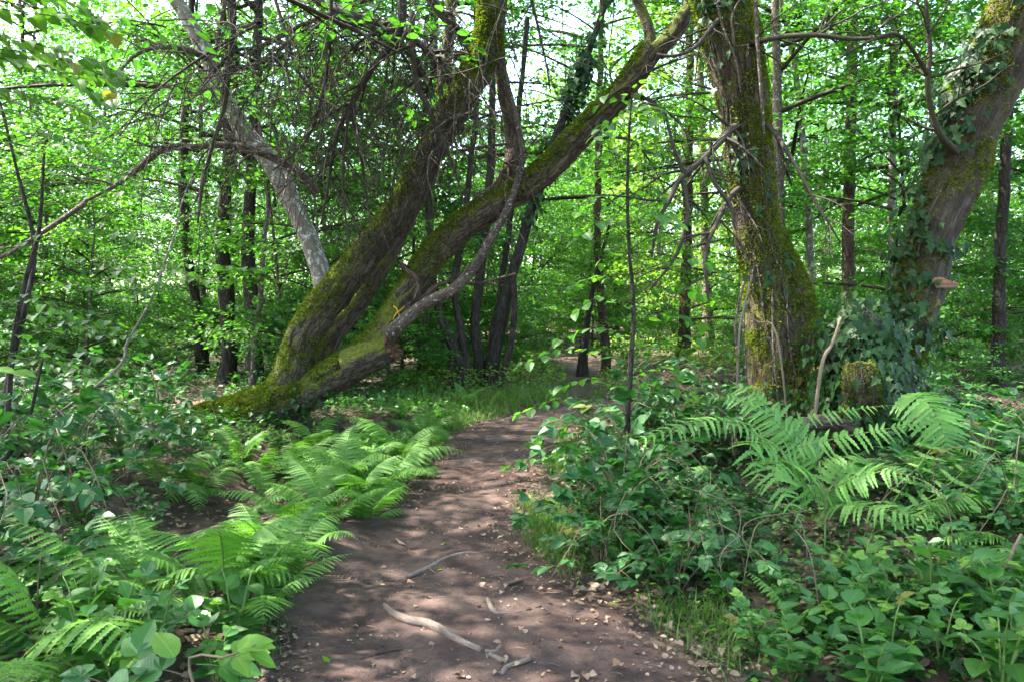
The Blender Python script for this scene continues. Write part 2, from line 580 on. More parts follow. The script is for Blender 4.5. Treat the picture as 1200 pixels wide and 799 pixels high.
def soil_mat(name, cols, dampcol, scale=1.0, bump=0.7):
    m, nt, out = mat_new(name)
    L = nt.links.new
    geo = nt.nodes.new('ShaderNodeNewGeometry')
    ps = geo.outputs['Position']
    n1 = noise(nt, ps, 1.1 * scale, 4, 0.55)
    n2 = noise(nt, ps, 9 * scale, 6, 0.7)
    n3 = noise(nt, ps, 60 * scale, 4, 0.7)
    n4 = noise(nt, ps, 3.2 * scale, 5, 0.65)
    c = ramp(nt, n2, [(0.28, cols[0]), (0.5, cols[1]), (0.74, cols[2])])
    dm = ramp(nt, n1, [(0.38, 0.0), (0.60, 1.0)])
    c = mixc(nt, math_(nt, 'MULTIPLY', dm, 0.65), c, dampcol)
    c = mixc(nt, math_(nt, 'MULTIPLY', ramp(nt, n4, [(0.45, 0.0), (0.62, 1.0)]), 0.5), c, tuple(x * 1.15 for x in cols[2]))
    c = mixc(nt, math_(nt, 'MULTIPLY', ramp(nt, n4, [(0.36, 1.0), (0.48, 0.0)]), 0.6), c, cols[0])
    sp = ramp(nt, n3, [(0.62, 0.0), (0.72, 1.0)])
    c = mixc(nt, math_(nt, 'MULTIPLY', sp, 0.45), c, cols[2])
    vo = N(nt, 'ShaderNodeTexVoronoi', i_Scale=34.0 * scale); L(ps, vo.inputs['Vector'])
    st = ramp(nt, vo.outputs['Distance'], [(0.10, 1.0), (0.2, 0.0)])
    p = N(nt, 'ShaderNodeBsdfPrincipled')
    rr = ramp(nt, dm, [(0.0, 0.92), (1.0, 0.7)])
    L(rr, p.inputs['Roughness'])
    p.inputs['Specular IOR Level'].default_value = 0.25
    L(c, p.inputs['Base Color'])
    hgt = math_(nt, 'ADD', math_(nt, 'ADD', n2, math_(nt, 'MULTIPLY', n3, 0.5)), math_(nt, 'MULTIPLY', st, 0.25))
    bp = N(nt, 'ShaderNodeBump', i_Strength=bump, i_Distance=0.035)
    L(hgt, bp.inputs['Height']); L(bp.outputs[0], p.inputs['Normal'])
    L(p.outputs[0], out.inputs[0])
    return m

M = {}
M['beech'] = leaf_mat('beech_leaf', [(.032, .100, .012), (.060, .170, .018), (.11, .24, .026)], 0.52, 0.42)
M['hazel'] = leaf_mat('hazel_leaf', [(.026, .095, .016), (.048, .150, .022), (.085, .205, .028)], 0.50, 0.40)
M['pale'] = leaf_mat('pale_sunlit_leaf', [(.09, .17, .02), (.14, .25, .03), (.20, .32, .045)], 0.55, 0.45)  # pale blade colour; on the gap trees it paints in sunlight
M['lime'] = leaf_mat('lime_leaf', [(.035, .10, .018), (.06, .15, .02), (.11, .21, .03)], 0.45, 0.36, vein=0.25)
M['bramble'] = leaf_mat('bramble_leaf', [(.016, .070, .016), (.029, .112, .024), (.056, .165, .030)], 0.32, 0.36, vein=0.3)
M['herb'] = leaf_mat('herb_leaf', [(.024, .092, .018), (.044, .145, .026), (.080, .21, .034)], 0.36, 0.38, vein=0.3)
M['fresh'] = leaf_mat('fresh_leaf', [(.08, .19, .02), (.12, .25, .03), (.17, .31, .04)], 0.42, 0.4, vein=0.25)
M['ivy'] = leaf_mat('ivy_leaf', [(.008, .028, .006), (.015, .048, .010), (.034, .088, .018)], 0.22, 0.42, vein=0.1, spec=0.2)
M['fern'] = leaf_mat('fern_frond', [(.050, .15, .022), (.085, .21, .028), (.14, .29, .04)], 0.42, 0.5)
M['bracken'] = leaf_mat('bracken_frond', [(.07, .19, .035), (.105, .25, .045), (.15, .31, .055)], 0.40, 0.45)
M['grass'] = leaf_mat('grass_blade', [(.045, .11, .016), (.075, .165, .022), (.13, .22, .035)], 0.4, 0.45)
M['flower'] = plain_mat('white_petal', [(.6, .6, .55), (.75, .73, .68), (.85, .8, .8)], 0.6)
M['moss'] = leaf_mat('moss_tuft', [(.055, .080, .009), (.115, .150, .015), (.19, .23, .025)], 0.35, 0.8, spec=0.1)
M['willow'] = bark_mat('willow_bark', [(.022, .017, .012), (.085, .066, .046), (.17, .135, .095)], moss=1.1, mossbias=0.02, mosscol=((.036, .046, .006), (.125, .140, .016)))
M['mossy'] = bark_mat('mossy_bark', [(.018, .014, .010), (.065, .048, .030), (.13, .095, .062)], moss=0.45, mosscol=((.030, .028, .006), (.105, .098, .018)), mossbias=0.10, uplo=-0.8, uphi=0.6)
M['greybark'] = bark_mat('grey_bark', [(.016, .012, .009), (.058, .045, .033), (.17, .14, .11)], moss=0.55, mosscol=((.032, .028, .008), (.10, .085, .022)), lichen=0.0, mossbias=0.10, uplo=-0.5, uphi=0.5, fiss=.35)
M['pale_bark'] = bark_mat('pale_bark', [(.06, .05, .038), (.15, .125, .098), (.26, .225, .185)], lichen=.55, scale=0.8, bump=0.35, fiss=0.15)
M['dark_bark'] = bark_mat('dark_bark', [(.016, .013, .010), (.045, .036, .028), (.10, .082, .065)], moss=0.5, mosscol=((.02, .028, .006), (.05, .06, .014)), lichen=0.0, mossbias=-0.1)
M['brown_bark'] = bark_mat('brown_bark', [(.03, .02, .014), (.10, .065, .045), (.19, .135, .10)], lichen=0.0)
M['thin_bark'] = bark_mat('thin_bark', [(.05, .037, .028), (.12, .088, .066), (.21, .165, .13)], scale=2.0, lichen=0.2)
M['dead'] = bark_mat('dead_twig', [(.018, .014, .010), (.048, .038, .028), (.10, .085, .066)], scale=2.0, lichen=0.0, bump=0.3, fiss=.2)
M['twig'] = bark_mat('live_twig', [(.02, .017, .010), (.05, .042, .022), (.09, .075, .04)], scale=3.0, bump=0.3)
M['cane'] = plain_mat('bramble_cane', [(.06, .07, .025), (.11, .08, .045), (.16, .11, .07)], 0.6)
M['drycane'] = plain_mat('dry_stalk', [(.07, .05, .032), (.14, .10, .065), (.24, .18, .12)], 0.8)
M['stipe'] = plain_mat('green_stalk', [(.06, .10, .02), (.09, .15, .03), (.13, .19, .05)], 0.5)
M['litter'] = plain_mat('leaf_litter', [(.055, .034, .022), (.14, .088, .058), (.30, .215, .15)], 0.8, 25, 0.15)
M['dryleaf'] = plain_mat('fallen_leaf', [(.10, .055, .030), (.18, .11, .07), (.29, .21, .145)], 0.7, 30, 0.15)
M['deadwood'] = bark_mat('dead_wood', [(.08, .058, .046), (.165, .125, .10), (.27, .215, .185)], scale=3.0, bump=0.4, fiss=.25)
M['stub'] = bark_mat('torn_wood', [(.07, .03, .018), (.19, .085, .045), (.40, .27, .17)], scale=2.5, bump=0.8)
M['fungus'] = plain_mat('fungus', [(.08, .03, .015), (.19, .075, .035), (.30, .15, .08)], 0.6, 30)
M['paint'] = plain_mat('yellow_paint', [(.40, .22, .015), (.50, .30, .02), (.58, .38, .04)], 0.7, 40)
M['soil'] = soil_mat('forest_soil', [(.022, .015, .010), (.055, .037, .025), (.12, .082, .056)], (.030, .021, .015))
M['path'] = soil_mat('path_soil', [(.022, .0125, .0095), (.052, .029, .0225), (.115, .072, .055)], (.030, .0175, .015))
M['stone'] = plain_mat('pebble', [(.07, .055, .045), (.14, .115, .095), (.26, .22, .18)], 0.8, 40)

# ------------------------------------------------------------------ the setting: ground, path
def grid_object(name, xs, ys, mat, zoff=0.0, kind='structure', zfun=None):
    X, Y = np.meshgrid(xs, ys, indexing='ij')
    Z = H(X, Y) + zoff
    if zfun is not None:
        Z = Z + zfun(X, Y)
    b = Buf()
    nx, ny = X.shape
    i, j = np.meshgrid(np.arange(nx - 1), np.arange(ny - 1), indexing='ij')
    a = (i * ny + j).ravel()
    b.add(np.stack([X.ravel(), Y.ravel(), Z.ravel()], 1), np.stack([a, a + ny, a + ny + 1, a + 1], 1))
    return b.build(name, mat, kind=kind)

def graded(stops):
    out = [stops[0][0]]
    for (a, s), (b, _) in zip(stops[:-1], stops[1:]):
        n = max(1, int(round((b - a) / s)))
        out += list(np.linspace(a, b, n + 1)[1:])
    return np.array(out)
grid_object('ground', graded([(-220, 40), (-60, 6), (-14, .8), (-6, .12), (7, .8), (14, 6), (60, 40), (220, 0)]),
            graded([(-220, 40), (-60, 6), (-8, .6), (2, .10), (13, .3), (24, 1.2), (60, 40), (260, 0)]), M['soil'])

def ribbon(name, Cc, Ww, mat, seed):
    T = nrm(np.gradient(Cc, axis=0)); Nn = np.stack([T[:, 1], -T[:, 0]], 1)
    u = np.linspace(-1, 1, 41)
    s = np.arange(len(Cc))
    eL = 1 + 0.16 * fbm(np.stack([s * .35, np.full(len(s), seed), s * 0], 1), 3)
    eR = 1 + 0.16 * fbm(np.stack([s * .35, np.full(len(s), seed + 40), s * 0], 1), 3)
    wid = np.where(u[None] < 0, eL[:, None], eR[:, None]) * Ww[:, None] + 0.14
    XY = Cc[:, None] + Nn[:, None] * (u[None] * wid)[..., None]
    X, Y = XY[..., 0], XY[..., 1]
    Z = H(X, Y) + 0.028 - 0.075 * np.abs(u)[None] ** 5
    q = np.stack([X.ravel(), Y.ravel(), X.ravel() * 0], 1)
    Z = Z + 0.07 * sstep(.25, .95, -u)[None] * np.exp(-((Y - 5.0) / 1.4) ** 2)
    Z = Z + (0.030 * fbm(q * 2.6, 3) + 0.014 * fbm(q * 11, 3)).reshape(X.shape) * (1 - np.abs(u)[None] ** 6)
    b = Buf()
    n, k = X.shape
    i, j = np.meshgrid(np.arange(n - 1), np.arange(k - 1), indexing='ij')
    a = (i * k + j).ravel()
    b.add(np.stack([X.ravel(), Y.ravel(), Z.ravel()], 1), np.stack([a, a + 1, a + k + 1, a + k], 1))
    b.build(name, mat, kind='structure')
PCf, PWf = resample(pc, pw_, 0.05)
keep = (PCf[:, 1] > 1.5) & (PCf[:, 0] < 9)
ribbon('path', PCf[keep], PWf[keep], M['path'], 3)
FCf, FWf = resample(FORK_C, FORK_W, 0.12)
ribbon('path', FCf[FCf[:, 1] > 13.0], FWf[FCf[:, 1] > 13.0], M['path'], 11)

# ------------------------------------------------------------------ twig generator
def branchlets(buf, start, d, length, rad, lev, grav=-0.25, wig=0.25, sides=5, kids=6, rng=None, spread=0.9, mat=0, tips=None, kidlen=0.5):
    rng = rng or R
    n = max(4, int(length / 0.10))
    st = length / n
    p = np.array(start, float); d = nrm(d)
    pts, rr = [p], [rad]
    for i in range(n):
        d = nrm(d + rng.normal(0, wig, 3) * 0.5 + np.array([0, 0, grav]) * st * 1.5)
        p = p + d * st
        pts.append(p); rr.append(rad * (1 - 0.8 * (i + 1) / n) + 0.0012)
    t = Tube(pts, rr, max(st, 0.05), sides)
    t.into(buf, mat=mat)
    if tips is not None:
        tips.append((pts, lev))
    if lev > 0:
        for k in range(kids):
            i = int(rng.uniform(0.15, 0.97) * n)
            ax = nrm(np.array(pts[min(i + 1, n)]) - np.array(pts[max(i - 1, 0)]))
            side = nrm(np.cross(ax, rng.normal(0, 1, 3)))
            branchlets(buf, pts[i], ax * rng.uniform(.4, .9) + side * spread, length * rng.uniform(kidlen * .6, kidlen * 1.3) * (1.1 - .5 * i / n), max(rr[i] * .55, .0015), lev - 1, grav, wig, max(3, sides - 1), max(2, int(kids * .6)), rng, spread, mat, tips, kidlen)

def px_branch(buf, lst, lev=1, kids=5, grav=-.2, sides=8, seed=0, kidlen=.35, step=.06, lump=.3, rng=None, bark=0.0):
    pts, rr = pxs(lst)
    t = Tube(pts, rr, step, sides, lump=lump, seed=seed, bark=bark)
    t.into(buf)
    rng = rng or np.random.default_rng(seed + 100)
    L = t.L[-1]
    n = len(t.C)
    for k in range(kids):
        i = int(rng.uniform(.12, .98) * (n - 1))
        side = nrm(np.cross(t.T[i], rng.normal(0, 1, 3)))
        branchlets(buf, t.C[i], t.T[i] * rng.uniform(.3, .9) + side * .8, L * kidlen * rng.uniform(.5, 1.2), max(t.Rr[i] * .5, .0025), lev, grav, .2, 4, 4, rng)
    return t

# ------------------------------------------------------------------ the leaning willow
wil = thing('willow_tree', 'big mossy willow leaning from the left towards the path, forked low with a torn stub', 'tree', G(255, 512))
off = -np.array(wil.location)
def local(o_off, buf):
    for k in range(len(buf.v)):
        buf.v[k] = buf.v[k] + o_off
# moss tufts standing on the upper sides (too many to count)
def moss_on(t, n, size, parent, o, t0=0.0, t1=1.0, bias=-0.05, seed=0, mat='moss'):
    rng = np.random.default_rng(seed)
    tt = rng.uniform(t0, t1, n * 3); an = rng.uniform(0, 2 * math.pi, n * 3)
    p, nn, T = t.sample(tt, an)
    p = p + T * rng.uniform(-.03, .03, (len(p), 1)) + np.cross(T, nn) * rng.uniform(-.02, .02, (len(p), 1))
    patch = fbm(p * 3.3 + 4, 3)
    keep = (nn[:, 2] + patch * 1.3 + rng.normal(0, .12, len(p)) > bias + .25)
    p, nn = p[keep][:n], nn[keep][:n]
    b = Buf()
    d = nrm(nn + rng.normal(0, .55, p.shape) - np.array([0, 0, .15]))
    put_leaves(b, LEAF_TINY, p - nn * .006, d, nrm(rng.normal(0, 1, p.shape)), rng.uniform(.5, 1.3, len(p)) * size, rng.uniform(0, 1, len(p)))
    local(o, b)
    return b.build('moss', M[mat], parent, kind='stuff')
WT = {}
def wtube(part, lst, step=.03, sides=44, bark=.03, lump=.22, seed=0, mat='willow', knots=()):
    pts, rr = pxs(lst)
    t = Tube(pts, rr, step, sides, bark=bark, lump=lump, seed=seed, knots=knots)
    b = Buf(); t.into(b); local(off, b)
    b.build(part, M[mat], wil)
    return t
WT['trunk'] = wtube('trunk', [(212, 512, 10.5, 34), (240, 499, 10.4, 44), (268, 493, 10.3, 50), (300, 484, 10.2, 52), (336, 466, 10.1, 52), (366, 455, 10.05, 44)], seed=1, bark=.035, lump=.18, knots=((.3, 4.0, .03, .12),))
WT['a'] = wtube('limb', [(328, 474, 10.15, 46), (338, 446, 10.1, 42), (350, 410, 10.05, 39), (361, 386, 10.0, 39), (376, 365, 9.95, 39), (394, 343, 9.9, 37), (414, 318, 9.85, 36), (446, 275, 9.8, 35), (480, 230, 9.7, 33), (502, 180, 9.6, 33), (540, 112, 9.5, 33), (570, 55, 9.5, 31), (580, -10, 9.5, 30), (600, -110, 9.4, 25), (640, -260, 9.2, 17)], seed=2, bark=.035, lump=.16, knots=((.20, 2.5, .04, .10), (.28, 5.0, .03, .10)))
WT['b'] = wtube('limb', [(335, 470, 10.1, 44), (370, 454, 10.05, 39), (398, 438, 9.95, 41), (428, 418, 9.9, 40), (450, 392, 9.86, 33), (464, 366, 9.83, 31), (480, 341, 9.8, 32), (498, 314, 9.75, 33), (530, 277, 9.7, 32), (569, 248, 9.6, 32), (636, 203, 9.45, 31), (704, 134, 9.3, 28), (738, 95, 9.2, 26), (765, 58, 9.1, 27)], seed=3, bark=.035, lump=.16, knots=((.2, .5, .03, .10),))
WT['c'] = wtube('limb', [(358, 452, 10.35, 30), (374, 420, 10.5, 29), (398, 380, 10.55, 28), (423, 345, 10.6, 27), (442, 315, 10.6, 26), (468, 268, 10.6, 24), (494, 212, 10.5, 20), (512, 150, 10.4, 17), (524, 70, 10.3, 14), (530, -40, 10.3, 10)], seed=4, bark=.024, sides=30, lump=.16)
WT['d'] = wtube('limb', [(560, 240, 9.62, 22.9), (588, 222, 9.64, 21.1), (602, 190, 9.66, 19.4), (600, 150, 9.7, 17.6), (590, 105, 9.7, 15.8), (584, 60, 9.7, 15.0), (588, 10, 9.7, 13.2), (600, -70, 9.7, 10.6)], seed=5, bark=.018, sides=26, mat='brown_bark')
WT['e'] = wtube('limb', [(768, 62, 9.1, 19.4), (792, 36, 9.05, 19.4), (812, 5, 9.0, 17.6), (850, -60, 8.9, 13.2), (900, -160, 8.8, 7.9)], seed=6, bark=.016, sides=24)
WT['f'] = wtube('limb', [(764, 64, 9.1, 17.6), (762, 38, 9.15, 14.1), (752, 12, 9.2, 12.3), (738, -20, 9.2, 10.6), (715, -90, 9.2, 7.0)], seed=7, bark=.014, sides=20)
WT['g'] = wtube('limb', [(448, 402, 9.78, 17.6), (470, 378, 9.62, 15.0), (500, 355, 9.5, 13.2), (532, 340, 9.42, 12.3), (556, 312, 9.38, 11.4), (575, 280, 9.36, 10.6), (592, 250, 9.35, 9.7), (606, 215, 9.34, 8.8), (612, 180, 9.35, 7.9), (606, 140, 9.36, 6.2), (596, 100, 9.4, 4.4)], seed=8, bark=.006, sides=16, mat='thin_bark')
for lst in ([(484, 372, 9.62, 7.0), (500, 345, 9.55, 6.2), (525, 330, 9.6, 4.4), (560, 332, 9.7, 3.5), (604, 321, 9.8, 2.6)],
            [(470, 310, 9.7, 7.0), (490, 330, 9.5, 4.4), (486, 352, 9.45, 3.5)]):
    b = Buf(); px_branch(b, lst, 1, 3, seed=len(lst)); local(off, b); b.build('branch', M['brown_bark'], wil)
# the torn stub under the right-hand limb
b = Buf()
pts, rr = pxs([(412, 430, 9.86, 38), (438, 417, 9.76, 37), (456, 408, 9.70, 33)])
t = Tube(pts, rr, .02, 30, bark=.03, lump=.25, seed=12); t.into(b, cap=False)
jr = np.random.default_rng(3)
ringv = t.verts[-30:]
tipc = ringv.mean(0)
inner = tipc + (ringv - tipc) * .62 + t.T[-1] * jr.uniform(-.10, .02, (30, 1))
inn2 = tipc + (ringv - tipc) * .25 + t.T[-1] * jr.uniform(-.16, -.05, (30, 1))
rim = ringv + t.T[-1] * jr.uniform(-.01, .06, (30, 1))
vv = np.vstack([ringv, rim, inner, inn2, tipc[None] - t.T[-1] * .12])
j = np.arange(30); k = (j + 1) % 30
b.add(vv, [np.vstack([np.stack([j + a, k + a, k + a + 30, j + a + 30], 1) for a in (0, 30, 60)]), np.stack([j + 90, k + 90, np.full(30, 120)], 1)], .5, vv * 1.0, 1, False)
local(off, b); b.build('broken_stub', [M['willow'], M['stub']], wil)

for k, lst in enumerate(([(262, 496, 10.3, 36), (236, 510, 10.1, 26), (206, 520, 9.9, 18), (176, 528, 9.7, 10)], [(250, 500, 10.3, 34), (246, 516, 9.9, 26), (238, 532, 9.6, 18), (226, 546, 9.4, 10)], [(290, 495, 10.2, 34), (300, 512, 9.9, 24), (318, 528, 9.6, 15), (330, 542, 9.4, 8)], [(240, 496, 10.5, 30), (212, 500, 10.6, 20), (186, 500, 10.8, 12)])):
    pts, rr = pxs(lst)
    b = Buf(); tr_ = Tube(pts, rr, .03, 18, bark=.02, lump=.3, seed=90 + k); tr_.into(b); local(off, b); b.build('root', M['willow'], wil)
    moss_on(tr_, 1500, .034, wil, off, 0, .8, bias=-.2, seed=95 + k)

# yellow cross painted on the bark of the right-hand limb
def surf_at(t, px, py):
    """surface point of tube t that the lens sees at a pixel, with its normal"""
    o = np.array([0, 0, EYE]); d = nrm(P(px, py, 5.0) - o)
    best = None
    for i in range(len(t.C)):
        pv = t.verts[i * t.sides:(i + 1) * t.sides]
        rel = pv - o
        al = rel @ d
        dist = np.linalg.norm(rel - al[:, None] * d, axis=1)
        face = (t.dirs[i] @ d) < 0
        dist = np.where(face, dist, 9)
        jx = int(dist.argmin())
        if best is None or dist[jx] < best[0]:
            best = (dist[jx], pv[jx], t.dirs[i][jx])
    return best[1], best[2]
b = Buf()
for st in ([(461, 358), (465, 363), (469, 369), (472, 374)], [(473, 360), (468, 364), (464, 369), (461, 374)]):
    q = [surf_at(WT['b'], *c) for c in st]
    pts = [p + n * .006 for p, n in q]
    Tube(pts, [.008, .011, .012, .007], .02, 6, lump=.5, seed=st[0][0]).into(b)
local(off, b); b.build('paint_mark', M['paint'], wil)

moss_on(WT['trunk'], 18000, .032, wil, off, bias=-.4, seed=1)
moss_on(WT['a'], 28000, .029, wil, off, .0, .8, bias=-.28, seed=2)
moss_on(WT['b'], 24000, .028, wil, off, .08, 1, bias=-.15, seed=3)
moss_on(WT['c'], 6000, .028, wil, off, .0, .8, bias=.1, seed=4)

# dead branches and hanging twigs of the willow
DEAD = [
 ([(470, -15, 9.2, 16), (470, 25, 9.2, 15), (462, 48, 9.2, 13), (440, 75, 9.2, 11), (420, 108, 9.2, 10), (402, 140, 9.2, 8), (392, 170, 9.2, 7), (385, 215, 9.2, 5), (376, 262, 9.2, 3)], 3, 14),
 ([(483, 15, 9.1, 11), (484, 60, 9.1, 10), (488, 100, 9.1, 9), (500, 122, 9.1, 8), (512, 150, 9.1, 7), (522, 172, 9.05, 6), (535, 205, 9.05, 4), (545, 245, 9.05, 3)], 2, 9),
 ([(355, -10, 9.8, 12), (380, 5, 9.8, 12), (410, 18, 9.7, 12), (440, 26, 9.7, 12), (470, 38, 9.6, 13), (505, 62, 9.6, 14), (530, 100, 9.5, 14)], 3, 14),
 ([(270, -10, 9.3, 7), (272, 40, 9.3, 9), (268, 90, 9.3, 8), (262, 130, 9.3, 7), (248, 175, 9.3, 6), (238, 215, 9.3, 5), (232, 262, 9.3, 3)], 2, 8),
 ([(388, -10, 9.0, 6), (386, 50, 9.0, 7), (380, 100, 9.0, 6), (366, 150, 9.0, 5), (350, 175, 9.0, 4), (320, 200, 9.0, 3)], 2, 10),
 ([(500, -10, 9.9, 14), (520, 20, 9.9, 13), (540, 40, 9.8, 11), (556, 78, 9.6, 10)], 2, 8),
 ([(496, 90, 9.4, 12), (480, 62, 9.3, 10), (458, 50, 9.3, 9), (430, 30, 9.2, 7), (395, 28, 9.2, 6), (350, 40, 9.2, 4), (320, 70, 9.2, 3), (305, 130, 9.2, 2)], 2, 12),
 ([(408, 118, 9.3, 7), (416, 150, 9.3, 6), (424, 190, 9.25, 5), (430, 235, 9.2, 4), (440, 290, 9.2, 3)], 2, 7),
 ([(410, 130, 9.0, 6), (404, 175, 9.0, 5), (402, 230, 9.0, 4), (410, 290, 9.0, 3)], 2, 6),
 ([(560, 130, 9.3, 7), (530, 140, 9.2, 5), (505, 150, 9.1, 4), (470, 185, 9.1, 3), (455, 240, 9.1, 2)], 2, 8),
 ([(320, -10, 9.6, 6), (335, 40, 9.5, 6), (350, 85, 9.4, 5), (385, 130, 9.3, 4), (410, 165, 9.2, 3)], 2, 8),
 ([(620, -10, 9.4, 5), (630, 30, 9.4, 4), (640, 75, 9.4, 3), (645, 110, 9.4, 2)], 1, 5),
 ([(300, 30, 9.2, 5), (240, 65, 9.1, 4), (180, 110, 9.0, 3), (140, 160, 9.0, 2)], 2, 8),
 ([(540, 170, 9.3, 5), (575, 180, 9.2, 4), (600, 190, 9.1, 3), (640, 150, 9.0, 2)], 1, 5),
 ([(690, 140, 9.2, 6), (720, 110, 9.0, 4), (770, 80, 8.9, 4), (830, 60, 8.8, 2)], 2, 8),
 ([(720, 118, 9.2, 7), (745, 112, 9.0, 6), (775, 128, 8.9, 5), (800, 150, 8.8, 4), (812, 190, 8.8, 2)], 2, 7),
 ([(660, 165, 9.4, 6), (700, 162, 9.2, 5), (740, 165, 9.1, 4), (762, 190, 9.0, 3), (780, 225, 9.0, 2)], 1, 6),
]
for k, (lst, lev, kids) in enumerate(DEAD):
    b = Buf()
    px_branch(b, [(q[0], q[1], q[2], q[3] * .72) for q in lst], max(1, lev - 1), kids + 3, grav=-.55, sides=9, seed=30 + k, kidlen=.42)
    local(off, b)
    b.build('dead_branch', M['dead'], wil)
# fine dead twigs hanging in a curtain under those branches
rng = np.random.default_rng(55)
for k in range(80):
    b = Buf()
    px0, py0 = rng.uniform(285, 610), rng.uniform(-30, 110)
    if k % 4 == 3:
        px0, py0 = rng.uniform(150, 320), rng.uniform(-10, 120)
    for q in range(1):
        branchlets(b, P(px0 + rng.normal(0, 14), py0 + rng.normal(0, 14), rng.uniform(8.6, 10.0)), [rng.normal(0, .8), rng.normal(0, .5), rng.uniform(-1.0, .1)], rng.uniform(1.0, 2.2), rng.uniform(.004, .009), 2, -.42, .17, 5, 4, rng, .75)
    local(off, b)
    b.build('dead_twig', M['dead'], wil)
for k in range(70):
    b = Buf()
    px0, py0 = rng.uniform(270, 600), rng.uniform(-40, 120)
    branchlets(b, P(px0, py0, rng.uniform(8.6, 10.2)), [rng.normal(0, .7), rng.normal(0, .4), rng.uniform(-1.2, -.2)], rng.uniform(1.2, 2.6), rng.uniform(.003, .0055), 2, -.35, .12, 4, 5, rng, .6)
    local(off, b)
    b.build('dead_twig', M['dead'], wil)
# leafy top of the willow, added above the frame to make shade
def top_leaves(o_off, parent, centres, n, rad, mat, size=.07, seed=0):
    rng = np.random.default_rng(seed)
    b = Buf()
    for c in centres:
        for q in range(n):
            d0 = nrm(rng.normal(0, 1, 3) * np.array([1, 1, .5])); o = np.array(c) + d0 * rng.uniform(.1, .5) * rad
            spray(b, o, d0, rad * rng.uniform(.5, .9), .35 * rad, 34, size, rng, LEAF_FAR)
    local(o_off, b)
    return b.build('crown', [mat, M['twig']], parent)

def spray(buf, o, d, L, W, n, size, rng, tpl, droop=.25, tilt=.42, twig=True, rnd=None, sub=False):
    d = nrm(d)
    l = np.cross(d, UP); l = nrm(l) if np.linalg.norm(l) > .1 else np.array([1.0, 0, 0])
    l = nrm(l + UP * rng.normal(0, .25))
    nn = nrm(np.cross(l, d)); nn = nn if nn[2] > 0 else -nn
    t = rng.uniform(.08, 1, n); sg = np.where(rng.random(n) < .5, 1, -1)
    s = rng.uniform(0, 1, n) ** .8 * W * np.sqrt(np.sin(np.pi * (.12 + .84 * t)))
    pos = o + d * (L * t)[:, None] - UP * (droop * L * t * t)[:, None] + (l * (sg * s)[:, None]) + d * (s * .55)[:, None] - UP * (s * s * .25)[:, None] + rng.normal(0, .02 + size * .25, (n, 3))
    ld = nrm(d * .75 + l * (sg * .75)[:, None] - UP * .22 + rng.normal(0, .38, (n, 3)))
    ln = nrm(nn + rng.normal(0, tilt, (n, 3)))
    put_leaves(buf, tpl, pos, ld, ln, size * rng.uniform(.6, 1.2, n), np.clip((rng.uniform(0, 1) if rnd is None else rnd) * .5 + rng.uniform(0, .5, n), 0, 1))
    if twig:
        k = np.linspace(0, 1, 5)[:, None]
        Tube(o + d * L * k - UP * droop * L * k * k, np.linspace(.006, .002, 5) * max(.6, L), 9, 3).into(buf, mat=1, cap=False)
        if sub:
            for q in range(int(5 * L / .6)):
                tt = rng.uniform(.1, .8); sgn = rng.choice((-1, 1)); a = o + d * L * tt - UP * droop * L * tt * tt
                ln_ = W * rng.uniform(.5, .95) * math.sqrt(math.sin(math.pi * (.12 + .84 * tt)))
                e = a + l * sgn * ln_ + d * ln_ * .55 - UP * ln_ * ln_ * .25
                Tube([a, (a + e) / 2 + UP * .01, e], [.003, .0022, .0012], 9, 3).into(buf, mat=1, cap=False)

top_leaves(off, wil, [P(600, -150, 9.4), P(650, -300, 9.2), P(720, -120, 9.2), P(860, -120, 8.9), P(530, -120, 10.3), P(900, -200, 8.8)], 9, 1.3, M['hazel'], seed=5)

# ------------------------------------------------------------------ pale leaning tree behind the willow
def simple_tree(name, label, stems, mat, group=None, sides=18, bark=.012, lump=.25, seed=0, step=.06, cat='tree', part='trunk'):
    base = P(stems[0][0][0], stems[0][0][1], stems[0][0][2])
    base[2] = hz(base[0], base[1])
    root = thing(name, label, cat, base, group=group)
    ts = []
    for k, lst in enumerate(stems):
        pts, rr = pxs(lst)
        if k == 0 or lst[0][3] > 10:
            pts = [pts[0] * [1, 1, 0] + [0, 0, min(pts[0][2], base[2]) - .15]] + pts[:] if pts[0][2] > base[2] + .05 else pts
            rr = ([rr[0] * 1.25] + rr) if len(rr) < len(pts) else rr
        t = Tube(pts, rr, step, sides, bark=bark, lump=lump, seed=seed + k)
        b = Buf(); t.into(b); local(-base, b)
        b.build(part if (part != 'trunk' or k == 0) else 'branch', M[mat], root)
        ts.append(t)
    return root, ts, base

